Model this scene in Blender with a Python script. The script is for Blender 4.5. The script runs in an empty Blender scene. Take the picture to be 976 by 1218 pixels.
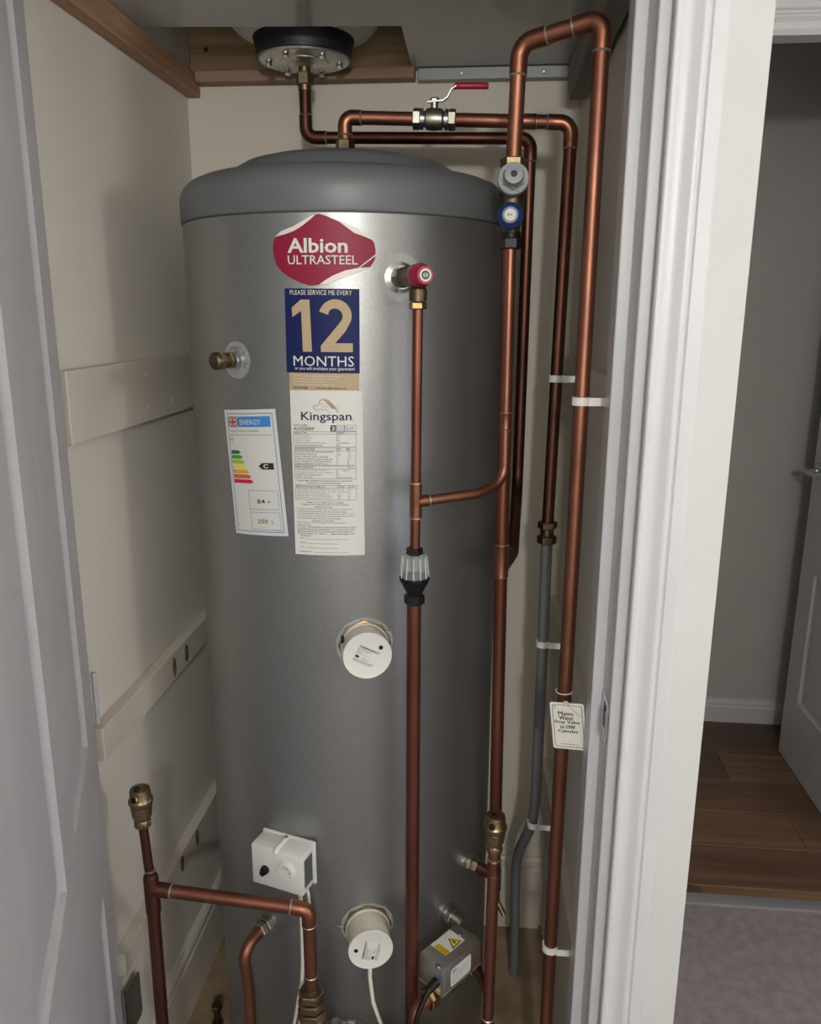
import bpy, bmesh, math, random
from mathutils import Vector, Matrix
R = math.radians
C = bpy.context.scene.collection
scn = bpy.context.scene
# ------------------------------------------------------------------ camera
cam = bpy.data.objects.new('camera', bpy.data.cameras.new('camera')); C.objects.link(cam)
cam.data.sensor_fit = 'AUTO'; cam.data.sensor_width = 36; cam.data.lens = 36*963/1218
cam.data.clip_start = 0.02
cam.matrix_world = Matrix.Translation((0, 0, 1.53)) @ Matrix.Rotation(R(5.2), 4, 'Z') @ Matrix.Rotation(R(90-13.9), 4, 'X') @ Matrix.Rotation(R(.27), 4, 'Z')
scn.camera = cam
# ------------------------------------------------------------------ world, lamps, exposure
w = bpy.data.worlds.new('world'); scn.world = w; w.use_nodes = True
w.node_tree.nodes['Background'].inputs[0].default_value = (.55, .6, .7, 1)
w.node_tree.nodes['Background'].inputs[1].default_value = .05
def lamp(name, kind, loc, power, col, size, rot=(0, 0, 0), size_y=None):
    l = bpy.data.lights.new(name, kind); l.energy = power; l.color = col
    if kind == 'AREA':
        l.size = size
        if size_y: l.shape = 'RECTANGLE'; l.size_y = size_y
    else: l.shadow_soft_size = size
    o = bpy.data.objects.new(name, l); o.location = loc; o.rotation_euler = rot; C.objects.link(o); return o
lamp('ceiling_bulb', 'POINT', (.18, -1.15, 1.90), 60, (1, 1, .99), .05)
lamp('landing_light', 'POINT', (1.55, .25, 1.78), 19, (1, .985, .97), .10)
lamp('window_daylight', 'AREA', (1.55, -.35, .95), 4, (.62, .72, 1), .9, (R(90), 0, R(90)), 1.1)
vs = scn.view_settings; vs.view_transform = 'Standard'; vs.look = 'None'; vs.gamma = 1; vs.use_curve_mapping = False; vs.exposure = 0.0

# ------------------------------------------------------------------ materials
def hexc(h):
    c = [int(h[i:i+2], 16)/255 for i in (0, 2, 4)]
    return tuple(x/12.92 if x <= .04045 else ((x+.055)/1.055)**2.4 for x in c) + (1,)
def mat(name, col, rough=.5, metal=0., col2=None, nscale=20, stretch=(1, 1, 1), bump=0., bscale=60, bstretch=(1, 1, 1), spec=.5, rvar=0., lo=.35, hi=.65, detail=4):
    m = bpy.data.materials.new(name); m.use_nodes = True
    nt = m.node_tree; p = nt.nodes['Principled BSDF']
    c = hexc(col) if isinstance(col, str) else col
    p.inputs['Base Color'].default_value = c
    p.inputs['Roughness'].default_value = rough; p.inputs['Metallic'].default_value = metal
    p.inputs['Specular IOR Level'].default_value = spec
    tc = nt.nodes.new('ShaderNodeTexCoord')
    def noise(scale, st, det=detail):
        mp = nt.nodes.new('ShaderNodeMapping'); mp.inputs['Scale'].default_value = st
        nt.links.new(tc.outputs['Object'], mp.inputs[0])
        n = nt.nodes.new('ShaderNodeTexNoise'); n.inputs['Scale'].default_value = scale; n.inputs['Detail'].default_value = det
        nt.links.new(mp.outputs[0], n.inputs['Vector']); return n
    if col2:
        n = noise(nscale, stretch)
        r = nt.nodes.new('ShaderNodeMapRange'); r.inputs[1].default_value = lo; r.inputs[2].default_value = hi
        nt.links.new(n.outputs[0], r.inputs[0])
        mx = nt.nodes.new('ShaderNodeMix'); mx.data_type = 'RGBA'
        mx.inputs[6].default_value = c; mx.inputs[7].default_value = hexc(col2) if isinstance(col2, str) else col2
        nt.links.new(r.outputs[0], mx.inputs[0]); nt.links.new(mx.outputs[2], p.inputs['Base Color'])
        if rvar:
            r2 = nt.nodes.new('ShaderNodeMapRange'); r2.inputs[1].default_value = .3; r2.inputs[2].default_value = .7
            r2.inputs[3].default_value = rough-rvar; r2.inputs[4].default_value = rough+rvar
            nt.links.new(n.outputs[0], r2.inputs[0]); nt.links.new(r2.outputs[0], p.inputs['Roughness'])
    if bump:
        n = noise(bscale, bstretch)
        b = nt.nodes.new('ShaderNodeBump'); b.inputs['Strength'].default_value = bump; b.inputs['Distance'].default_value = .002
        nt.links.new(n.outputs[0], b.inputs['Height']); nt.links.new(b.outputs[0], p.inputs['Normal'])
    return m
M = {}
M['copper'] = mat('copper', '9E6D59', .48, 1, '7E5344', 9, (1, 1, .5), rvar=.06, bump=.05, bscale=120)
M['copper_red'] = mat('copper_red', '8C5B4D', .47, 1, '6E4438', 7, (1, 1, .5), rvar=.06, bump=.05, bscale=120)
M['copper_dark'] = mat('copper_dark', '80564A', .44, 1, '583A33', 8, (1, 1, .4), rvar=.08, bump=.05, bscale=120)
M['copper_elbow'] = mat('copper_elbow', '996853', .42, 1, '7E5241', 25, rvar=.08)
M['solder'] = mat('solder', 'B9AFA2', .4, .8)
M['brass'] = mat('brass', '9C8A6C', .40, 1, '7A6A50', 30, rvar=.1)
M['brass_bright'] = mat('brass_bright', 'BFA478', .30, 1, '98794F', 30, rvar=.06)
M['brass_dull'] = mat('brass_dull', '736854', .45, 1, '57493A', 30, rvar=.1)
M['nickel'] = mat('nickel', 'C2BEB4', .38, 1, '9A958A', 30, rvar=.08)
M['chrome'] = mat('chrome', 'C8CACC', .2, 1)
M['zinc'] = mat('zinc', 'CFCDC6', .34, .9, 'B2B0A9', 18, rvar=.08)
M['steel'] = mat('steel', 'B9B7B2', .42, .9, 'A09E9A', 14, (1, 1, 1), rvar=.06)
M['tank'] = mat('tank', '9A9B9A', .40, .85, '949594', 260, bump=.10, bscale=420, lo=.4, hi=.6)
M['tank_cap'] = mat('tank_cap', '616466', .42, 0)
M['seam'] = mat('seam', '3A3B3B', .6)
M['wall_cream'] = mat('wall_cream', 'DDD5C8', .75, 0, 'D6CEC0', 3, bump=.04, bscale=60)
M['wall_left'] = mat('wall_left', 'E6E0D6', .6, 0, 'DDD7CC', 2.5, bump=.05, bscale=40)
M['wall_white'] = mat('wall_white', 'C3C4C3', .7, 0, 'BEBFBE', 4, bump=.06, bscale=90)
M['landing_wall'] = mat('landing_wall', 'D8D4CC', .8)
M['wc_wall'] = mat('wc_wall', 'AAA7A3', .75, 0, 'A5A29E', 4, bump=.25, bscale=16, bstretch=(6, 6, .25))
M['gloss'] = mat('gloss', 'C6C7CA', .36, 0, 'C1C2C5', 5, bump=.05, bscale=70, bstretch=(1, 1, .3))
M['door'] = mat('door', 'C2C3C8', .36, 0, 'BCBDC2', 5, bump=.35, bscale=22, bstretch=(5, 5, .22))
M['door_white'] = mat('door_white', 'B6B6B9', .4, 0, 'B1B1B4', 5, bump=.15, bscale=22, bstretch=(5, 5, .22))
M['batten'] = mat('batten', 'DDD7CC', .6, 0, 'CFC8BB', 6, (1, .3, 1), bump=.15, bscale=30, bstretch=(1, .2, 1))
M['filler'] = mat('filler', '8A6F52', .8, 0, '6B4C34', 60)
M['timber'] = mat('timber', 'B08A6A', .7, 0, '8A684C', 9, (2, .25, 6), bump=.2, bscale=30, bstretch=(2, .2, 6))
M['timber_x'] = mat('timber_x', 'F0D4AC', .7, 0, 'CFAA80', 9, (.25, 2, 6), bump=.2, bscale=30, bstretch=(.2, 2, 6))
M['timber_dark'] = mat('timber_dark', '9A7F68', .75, 0, '836852', 9, (.25, 2, 6))
M['timber_grey'] = mat('timber_grey', '8F8A82', .7, 0, '7A746B', 9, (2, .25, 6), bump=.1, bscale=30)
M['board'] = mat('board', 'A9ABA8', .16, 0, 'A3A5A2', 2, spec=.55)
M['screw'] = mat('screw', 'C9C7C0', .3, 1)
M['grey_strip'] = mat('grey_strip', '8F8F8E', .45, .3)
M['osb'] = mat('osb', 'A08C70', .8, 0, '6E543C', 11, bump=.2, bscale=60, lo=.4, hi=.75)
M['carpet'] = mat('carpet', '938A8E', .95, 0, '817A7D', 40, bump=1.0, bscale=300, spec=.1, lo=.3, hi=.7)
M['threshold'] = mat('threshold', 'A6A7AC', .4, .6)
M['oak'] = [mat('oak', c1, .38, 0, c2, 5, (.35, 6, 1), bump=.05, bscale=40, bstretch=(.2, 5, 1), detail=7) for c1, c2 in (('7E6148', '634936'), ('6E533F', '543E30'), ('86684C', '6A4E36'), ('624939', '4C382C'))]
M['white_plastic'] = mat('white_plastic', 'D2D1CC', .4, 0)
M['cream_plastic'] = mat('cream_plastic', 'CBC4B6', .45, 0)
M['clip'] = mat('clip', 'E2E0DC', .4, 0)
M['cable_white'] = mat('cable_white', 'D6CEC2', .5, 0)
M['black'] = mat('black', '101113', .45, 0, spec=.3)
M['black_rubber'] = mat('black_rubber', '191A1F', .5, 0, '202127', 40)
M['grey_plastic'] = mat('grey_plastic', '85878A', .45, 0)
M['grey_pipe'] = mat('grey_pipe', '747678', .42, 0, '67696B', 6)
M['red'] = mat('red', '931A36', .35, 0)
M['red_grip'] = mat('red_grip', 'A01C36', .4, 0)
M['blue'] = mat('blue', '1B3260', .35, 0)
M['paper'] = mat('paper', 'D2D1CC', .6, 0, spec=.2)
M['label_grey'] = mat('label_grey', 'D2D1CC', .45, 0)
M['s_red'] = mat('s_red', '861A36', .45, 0, spec=.25)
M['s_navy'] = mat('s_navy', '18224F', .5, 0, spec=.15)
M['s_gold'] = mat('s_gold', 'AF9C7E', .5, 0, spec=.2)
M['ink'] = mat('ink', '202024', .6, 0)
M['ink_grey'] = mat('ink_grey', '6A6A6C', .6, 0)
M['ink_tan'] = mat('ink_tan', 'A08568', .6, 0)
M['ink_navy'] = mat('ink_navy', '1A2145', .6, 0)
M['curl'] = mat('curl', 'D9CFCA', .4, 0)
M['tag'] = mat('tag', 'E2E0D6', .35, 0)
M['yellow'] = mat('yellow', 'E2C21E', .4, 0)
M['e_blue'] = mat('e_blue', '3C86CC', .4, 0)
M['e_line'] = mat('e_line', '4F86BE', .5, 0)
M['flag_blue'] = mat('flag_blue', '26305E', .5, 0)
M['flag_red'] = mat('flag_red', 'B0203A', .5, 0)
BARS = [mat('bar', c, .5, 0) for c in ('1F7A45', '4E9A3C', 'A3BE3A', 'EEDC3A', 'E0A03C', 'D2603C', 'C01E46')]
def glassy(name, col, alpha, rough=.15):
    m = mat(name, col, rough); p = m.node_tree.nodes['Principled BSDF']; p.inputs['Alpha'].default_value = alpha; return m
M['clear_plastic'] = glassy('clear_plastic', 'CFD2CE', .55)
M['cage_wall'] = glassy('cage_wall', 'B5B8B5', .28)
M['clear_film'] = glassy('clear_film', 'D9DBD8', .34)

# ------------------------------------------------------------------ mesh helpers
def link(name, bm, m, parent=None, smooth=35, mats=None):
    me = bpy.data.meshes.new(name)
    bmesh.ops.recalc_face_normals(bm, faces=bm.faces)
    o = bpy.data.objects.new(name, me)
    org = Vector((0, 0, 0))
    if parent is not None:
        o.parent = parent
        q = parent
        while q is not None: org += q.location; q = q.parent
    else:
        xs = [v.co for v in bm.verts]
        if xs:
            org = Vector(((min(v.x for v in xs)+max(v.x for v in xs))/2, (min(v.y for v in xs)+max(v.y for v in xs))/2, min(v.z for v in xs)))
        o.location = org
    for v in bm.verts: v.co -= org
    bm.to_mesh(me); bm.free()
    if smooth:
        me.shade_smooth(); me.set_sharp_from_angle(angle=R(smooth))
    for mm in (mats or [m]): me.materials.append(mm)
    C.objects.link(o); return o
def tag(o, label=None, cat=None, group=None, kind=None):
    if label: o['label'] = label
    if cat: o['category'] = cat
    if group: o['group'] = group
    if kind: o['kind'] = kind
    return o
def thing(name, label, cat, loc, group=None):
    o = bpy.data.objects.new(name, None); o.location = loc; C.objects.link(o); o.empty_display_size = .02
    return tag(o, label, cat, group)
def struct(name, bm, m, label=None, **k):
    o = link(name, bm, m, **k); o['kind'] = 'structure'
    if label: o['label'] = label; o['category'] = name.split('_')[0]
    return o
def frame(o, z, x=None):
    z = Vector(z).normalized(); x = Vector(x) if x else (Vector((0, 0, 1)) if abs(z.z) < .9 else Vector((1, 0, 0)))
    x = (x-z*x.dot(z)).normalized(); y = z.cross(x)
    m = Matrix((x, y, z)).transposed().to_4x4(); m.translation = Vector(o); return m
def BM(): return bmesh.new()
def box(bm, lo, hi, bev=0., mtx=None, segs=1, mi=0):
    r = bmesh.ops.create_cube(bm, size=1); vs_ = r['verts']
    for v in vs_: v.co = Vector([lo[i]+(hi[i]-lo[i])*(v.co[i]+.5) for i in range(3)])
    fs = {f for v in vs_ for f in v.link_faces}
    for f in fs: f.material_index = mi
    if bev:
        es = list({e for v in vs_ for e in v.link_edges})
        r2 = bmesh.ops.bevel(bm, geom=es, offset=bev, segments=segs, affect='EDGES', profile=.5)
        vs_ = list({v for f in r2['faces'] for v in f.verts} | {v for v in vs_ if v.is_valid})
    if mtx:
        for v in vs_: v.co = mtx @ v.co
    return bm
def lathe(bm, prof, mtx=None, n=32, mi=0, capped=True, ridge=None):
    rings = []
    for r, z in prof:
        if r < 1e-6: rings.append([bm.verts.new((0, 0, z))]); continue
        rings.append([bm.verts.new(((r*(ridge(i) if ridge else 1))*math.cos(2*math.pi*i/n), (r*(ridge(i) if ridge else 1))*math.sin(2*math.pi*i/n), z)) for i in range(n)])
    fs = []
    for a, b in zip(rings, rings[1:]):
        for i in range(n):
            j = (i+1) % n
            if len(a) == 1 and len(b) == 1: continue
            if len(a) == 1: fs.append(bm.faces.new((a[0], b[i], b[j])))
            elif len(b) == 1: fs.append(bm.faces.new((a[i], a[j], b[0])))
            else: fs.append(bm.faces.new((a[i], a[j], b[j], b[i])))
    if capped:
        for q in (rings[0], rings[-1]):
            if len(q) > 1: fs.append(bm.faces.new(q))
    for f in fs: f.material_index = mi
    if mtx:
        for q in rings:
            for v in q: v.co = mtx @ v.co
    return bm
def hexnut(bm, r, z0, z1, mtx=None, n=6, ch=.0015):
    return lathe(bm, [(r*.9, z0), (r, z0+ch), (r, z1-ch), (r*.9, z1)], mtx, n)
def fillet(pts, rads, seg=7):
    """rounds the corners of a polyline"""
    pts = [Vector(p) for p in pts]; out = [pts[0]]
    if not isinstance(rads, (list, tuple)): rads = [rads]*(len(pts)-2)
    for i in range(1, len(pts)-1):
        p, a, b = pts[i], (pts[i-1]-pts[i]), (pts[i+1]-pts[i]); r = rads[i-1]
        ang = a.angle(b); t = min(r/math.tan(ang/2), a.length*.48, b.length*.48); r = t*math.tan(ang/2)
        if ang > R(178): out.append(p); continue
        a.normalize(); b.normalize(); cen = p+(a+b).normalized()*(r/math.sin(ang/2))
        s, e = p+a*t-cen, p+b*t-cen; ax = s.cross(e).normalized(); tot = s.angle(e)
        for k in range(seg+1): out.append(cen+Matrix.Rotation(tot*k/seg, 3, ax) @ s)
    out.append(pts[-1]); return out
def tube(bm, pts, r, n=16, caps=True, closed=False):
    pts = [Vector(p) for p in pts]; rings = []; up = None
    rr = r if isinstance(r, (list, tuple)) else [r]*len(pts)
    for i, p in enumerate(pts):
        d_ = (pts[min(i+1, len(pts)-1)]-pts[max(i-1, 0)]).normalized()
        if up is None: up = Vector((0, 0, 1)) if abs(d_.z) < .9 else Vector((1, 0, 0))
        up = (up-d_*up.dot(d_)).normalized(); v_ = d_.cross(up)
        rings.append([bm.verts.new(p+(up*math.cos(2*math.pi*k/n)+v_*math.sin(2*math.pi*k/n))*rr[i]) for k in range(n)])
    for a, b in zip(rings, rings[1:]):
        for i in range(n): bm.faces.new((a[i], a[(i+1) % n], b[(i+1) % n], b[i]))
    if caps: bm.faces.new(rings[0]); bm.faces.new(rings[-1])
    return bm
def prism(bm, poly, h0, h1, mtx=None, mi=0):
    """flat polygon (x, y) from height h0 to h1"""
    a = [bm.verts.new((x, y, h0)) for x, y in poly]; b = [bm.verts.new((x, y, h1)) for x, y in poly]
    fs = [bm.faces.new(a), bm.faces.new(b)]+[bm.faces.new((a[i], a[(i+1) % len(a)], b[(i+1) % len(a)], b[i])) for i in range(len(a))]
    for f in fs: f.material_index = mi
    if mtx:
        for v in a+b: v.co = mtx @ v.co
    return bm
# lettering: the built-in typeface turned into flat faces
_tc = {}
def glyphs(s, bold):
    k = (s, bold)
    if k not in _tc:
        cu = bpy.data.curves.new('t', 'FONT'); cu.body = s; cu.size = 1; cu.resolution_u = 2; cu.offset = bold; cu.fill_mode = 'FRONT'; cu.dimensions = '2D'
        o = bpy.data.objects.new('t', cu); C.objects.link(o); bpy.context.view_layer.update()
        me = bpy.data.meshes.new_from_object(o.evaluated_get(bpy.context.evaluated_depsgraph_get()))
        _tc[k] = ([v.co.xy.copy() for v in me.vertices], [tuple(p.vertices) for p in me.polygons])
        bpy.data.objects.remove(o); bpy.data.curves.remove(cu); bpy.data.meshes.remove(me)
    return _tc[k]
def text(bm, s, x0, y0, x1, y1, f, bold=0., keep=False, align='L', mi=0):
    """fits the words s into the box x0..x1, y0..y1 of a surface; f maps (x, y) onto the surface.  keep: no stretching"""
    vs_, fs = glyphs(s, bold)
    if not vs_: return bm
    a, b = min(v.x for v in vs_), max(v.x for v in vs_); c, d_ = min(v.y for v in vs_), max(v.y for v in vs_)
    sy = (y1-y0)/(d_-c); sx = (x1-x0)/(b-a)
    if keep: sx = sy; 
    ox = x0
    if keep and align == 'C': ox = (x0+x1)/2-(b-a)*sx/2
    if keep and align == 'R': ox = x1-(b-a)*sx
    nv = [bm.verts.new(f(ox+(v.x-a)*sx, y0+(v.y-c)*sy)) for v in vs_]
    for q in fs:
        try: bm.faces.new([nv[i] for i in q]).material_index = mi
        except ValueError: pass
    return bm
def heavy(bm, s, x0, y0, x1, y1, f, d=.00025):
    for k in (0, 1): text(bm, s, x0+k*d, y0, x1+k*d, y1, f)
    return bm
def flat(bm, poly, f, mi=0):
    fc = bm.faces.new([bm.verts.new(f(x, y)) for x, y in poly]); fc.material_index = mi; return bm
def rect(bm, x0, y0, x1, y1, f, n=1, mi=0):
    for k in range(n):
        a, b = x0+(x1-x0)*k/n, x0+(x1-x0)*(k+1)/n
        flat(bm, [(a, y0), (b, y0), (b, y1), (a, y1)], f, mi)
    return bm
def outline(bm, x0, y0, x1, y1, t, f, n=8, mi=0):
    rect(bm, x0, y0, x1, y0+t, f, n, mi); rect(bm, x0, y1-t, x1, y1, f, n, mi)
    rect(bm, x0, y0+t, x0+t, y1-t, f, 1, mi); rect(bm, x1-t, y0+t, x1, y1-t, f, 1, mi); return bm

# ================================================================== SETTING
XL, XR, YB = -.632, .170, 1.79
YW, YIN = 1.015, 1.15          # outer and inner face of the front wall
# cupboard walls
wl = struct('wall_left', box(BM(), (XL-.06, YW+.135, 0), (XL, YB+.06, 2.4)), M['wall_left'])
wb = struct('wall_back', box(box(box(BM(), (XL-.06, YB, 0), (.36, YB+.11, 2.0)), (-.10, YB, 2.0), (.36, YB+.11, 2.4)), (XL-.06, YB+.06, 2.0), (-.10, YB+.11, 2.4)), M['wall_cream'])
XR = .190
wr = struct('wall_right', prism(BM(), [(XR, YIN), (.302, YIN), (.302, YB), (.178, YB)], 0, 2.4), M['wall_left'], smooth=0)
XR = .172
fr = struct('wall_front', box(box(box(BM(), (.2145, YW, 0), (.302, YIN, 2.4)), (-1.3, YW, 0), (XL, YIN, 2.4)), (XL, YW, 2.04), (.214, YIN, 2.4)), M['wall_white'])
struct('floor', box(BM(), (XL, YIN, -.03), (.19, YB, .0)), M['osb'])
struct('ceiling', box(BM(), (-1.3, -1.5, 2.4), (1.7, 3.1, 2.45)), M['landing_wall'])
# battens on the side walls (pieces of the walls)
def batten(par, x0, x1, z0, z1, y0=YIN+.0025, y1=YB, m='batten'):
    return link('batten', box(BM(), (x0, y0, z0), (x1, y1, z1), .0015), M[m], par)
b1 = batten(wl, XL, XL+.018, 1.332, 1.443)
b2 = batten(wl, XL, XL+.022, .803, .862)
b3 = batten(wl, XL, XL+.022, .375, .420)
def rbatten(z0, z1): link('batten', prism(BM(), [(.1735, YIN+.001), (.1895, YIN+.001), (.1775, YB-.001), (.162, YB-.001)], z0, z1), M['batten'], wr, smooth=0)
rbatten(1.330, 1.440); rbatten(.795, .897); rbatten(.345, .478)
random.seed(4)
for bt, zc, x, ys in ((b2, .832, XL+.022, (1.462, 1.53)), (b3, .397, XL+.022, (1.43, 1.52))):
    for y in ys:
        pl = [(math.cos(a)*.008*(1+.35*random.random()), math.sin(a)*.017*(1+.35*random.random())) for a in [k*math.pi/5 for k in range(10)]]
        link('filler_patch', prism(BM(), pl, 0, .0012, frame((x-.0004, y, zc), (1, 0, 0), (0, 1, 0))), M['filler'], bt)
for y in (1.44, 1.555):
    for zz in (1.36, 1.415): link('screw_head', lathe(BM(), [(.0045, 0), (.0045, .0008), (.003, .0015), (0, .0015)], frame((XL+.0178, y, zz), (1, 0, 0)), 12), M['batten'], b1)
# skirting inside the cupboard, with a beaded top
sk = lambda: None
def skirt_profile(h, t): return [(0, 0), (t, 0), (t, h-.035), (t-.003, h-.032), (t-.003, h-.028), (t+.001, h-.024), (t+.001, h-.008), (t-.004, h), (0, h)]
def extrude(poly, o, xdir, length, along):
    """poly (a, z) : a along xdir, extruded along 'along'"""
    bm = BM(); o = Vector(o); xd = Vector(xdir); al = Vector(along)
    A = [bm.verts.new(o+xd*a+Vector((0, 0, z))) for a, z in poly]; B = [bm.verts.new(o+xd*a+Vector((0, 0, z))+al*length) for a, z in poly]
    n = len(A); bm.faces.new(A); bm.faces.new(B)
    for i in range(n): bm.faces.new((A[i], A[(i+1) % n], B[(i+1) % n], B[i]))
    return bm
struct('baseboard_left', extrude(skirt_profile(.165, .014), (XL, YIN, 0), (1, 0, 0), YB-YIN, (0, 1, 0)), M['batten'], smooth=0)
struct('baseboard_back', extrude(skirt_profile(.205, .014), (XL+.016, YB, 0), (0, -1, 0), XR-XL-.017, (1, 0, 0)), M['batten'], smooth=0)

# door lining, stop and architrave on the right of the opening
def vprof(name, poly, z0, z1, m, par=None):
    bm = prism(BM(), poly, z0, z1); return struct(name, bm, M[m], smooth=25) if par is None else link(name, bm, M[m], par, smooth=25)
t1 = vprof('trim_1', [(.166, YIN), (.166, 1.1015), (.1675, 1.10), (.1815, 1.10), (.1815, 1.0315), (.183, 1.03), (.2125, 1.03), (.214, 1.03), (.214, YIN)], 0, 2.03, 'gloss')
arch = [(0, 0), (0, -.011), (.002, -.0125), (.006, -.0125), (.009, -.010), (.015, -.0095), (.023, -.0115), (.029, -.0155), (.032, -.0165), (.034, -.0165), (.0365, -.0145), (.0385, -.0145), (.041, -.0168), (.056, -.0172), (.0585, -.0155), (.0595, 0)]
t2 = vprof('trim_2', [(.1948+a*.97, YW+b) for a, b in arch], 0, 2.06, 'gloss')
t3 = struct('trim_3', extrude([(b, a+2.0) for a, b in [(0, 0), (0, .011), (.03, .0155), (.034, .0165), (.056, .0172), (.0585, 0)]], (XL, YW, 0), (0, -1, 0), .214-XL, (1, 0, 0)), M['gloss'], smooth=0)
# strike plate on the lining
sp = link('strike_plate', box(box(box(box(BM(), (.1803, 1.040, .945), (.1815, 1.088, .957), .0003), (.1803, 1.040, .995), (.1815, 1.088, 1.007), .0003), (.1803, 1.040, .957), (.1815, 1.052, .995), .0003), (.1803, 1.078, .957), (.1815, 1.088, .995), .0003), M['chrome'], t1)
link('strike_slot', box(BM(), (.1808, 1.052, .957), (.1812, 1.078, .995)), M['black'], t1)
link('keep_lip', box(BM(), (.1765, 1.0355, .955), (.1812, 1.0380, .997), .0006), M['chrome'], t1)

# ---- landing floor, threshold, WC
struct('floor_landing', box(BM(), (-1.3, -1.5, -.03), (1.7, YIN, .0)), M['carpet'])
struct('floor_landing', box(BM(), (.302, YIN, -.03), (1.7, 1.905, .0)), M['carpet'])
struct('wall_landing', box(box(box(BM(), (1.7, -1.5, 0), (1.76, 1.9, 2.4)), (-1.36, -1.5, 0), (-1.3, YW, 2.4)), (-1.36, -1.56, 0), (1.76, -1.5, 2.4)), M['landing_wall'])
# wall with the WC doorway
wd = struct('wall_doorway', box(box(BM(), (.302, 1.9, 2.085), (1.14, 1.945, 2.4)), (1.14, 1.9, 0), (1.7, 1.945, 2.4)), M['wc_wall'])
arc2 = [(0, 0), (0, -.010), (.005, -.013), (.012, -.010), (.024, -.011), (.032, -.0165), (.036, -.0165), (.040, -.013), (.044, -.013), (.048, -.018), (.066, -.018), (.068, 0)]
struct('trim_4', extrude([(-b, a+2.078) for a, b in arc2], (.303, 1.9, 0), (0, -1, 0), .86, (1, 0, 0)), M['door_white'], smooth=0)
struct('trim_5', box(BM(), (.303, 1.9, 2.079), (1.14, 1.945, 2.085)), M['door_white'])
th = struct('trim_6', box(BM(), (.303, 1.903, -.004), (1.14, 1.945, .007), .003, segs=2), M['threshold'])
wc = struct('wall_far', box(BM(), (.2, 2.95, 0), (1.9, 3.0, 2.4)), M['wc_wall'])
struct('wall_side', box(box(BM(), (1.84, 1.945, 0), (1.9, 2.95, 2.4)), (.302, YB+.11, 0), (.36, 2.95, 2.4)), M['wc_wall'])
struct('baseboard_far', extrude([(0, 0), (.016, 0), (.016, .062), (.013, .068), (.013, .078), (.008, .09), (0, .096)], (.36, 2.95, 0), (0, -1, 0), 1.48, (1, 0, 0)), M['door_white'], smooth=0)
fw = struct('floor_far', box(BM(), (.303, 1.945, -.03), (1.84, 2.95, -.012)), M['timber_dark'])
rows = [1.945, 1.985, 2.165, 2.345, 2.525, 2.705, 2.885, 2.945]
cuts = [[.62], [.50, 1.35], [.98], [.44, 1.42], [.86], [.80, 1.5], [1.1]]
random.seed(8)
for i, (a, b) in enumerate(zip(rows, rows[1:])):
    xs = [.361]+cuts[i]+[1.84]
    for c, e in zip(xs, xs[1:]):
        link('plank', box(BM(), (c+.0008, a+.0008, -.012), (e-.0008, b-.0008, .0), .0008), random.choice(M['oak']), fw)
# moulded door (both doors): local x along the door from the hinge, y = 0 visible face, body behind
def door_mesh(width, height, panels, thick, prof, m4):
    bm = BM(); xs = sorted({0, width} | {v for p in panels for v in (p[0], p[1])}); zs = sorted({.004, height} | {v for p in panels for v in (p[2], p[3])})
    def V(x, y, z): return bm.verts.new((x, y, z))
    for side in (0, 1):
        yy = lambda d_: -d_ if side == 0 else thick+d_     # recesses on both faces
        for x0, x1 in zip(xs, xs[1:]):
            for z0, z1 in zip(zs, zs[1:]):
                if any(p[0] <= x0 and p[1] >= x1 and p[2] <= z0 and p[3] >= z1 for p in panels): continue
                bm.faces.new([V(x0, yy(0), z0), V(x1, yy(0), z0), V(x1, yy(0), z1), V(x0, yy(0), z1)])
        for x0, x1, z0, z1 in panels:
            last = None
            for off, dep in prof:
                q = [V(x0+off, yy(-dep), z0+off), V(x1-off, yy(-dep), z0+off), V(x1-off, yy(-dep), z1-off), V(x0+off, yy(-dep), z1-off)]
                if side: q = [V(x0+off, yy(-dep), z0+off), V(x1-off, yy(-dep), z0+off), V(x1-off, yy(-dep), z1-off), V(x0+off, yy(-dep), z1-off)]
                if last:
                    for i in range(4): bm.faces.new((last[i], last[(i+1) % 4], q[(i+1) % 4], q[i]))
                last = q
            bm.faces.new(last)
    for a, b in (((0, .004), (width, .004)), ((width, .004), (width, height)), ((width, height), (0, height)), ((0, height), (0, .004))):
        bm.faces.new([V(a[0], 0, a[1]), V(b[0], 0, b[1]), V(b[0], thick, b[1]), V(a[0], thick, a[1])])
    bmesh.ops.remove_doubles(bm, verts=bm.verts, dist=.00002)
    for v in bm.verts: v.co = m4 @ v.co
    return bm
prof = [(0, 0), (.004, .0045), (.009, .0075), (.014, .0085), (.022, .0065), (.038, .0035), (.048, .003)]
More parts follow.
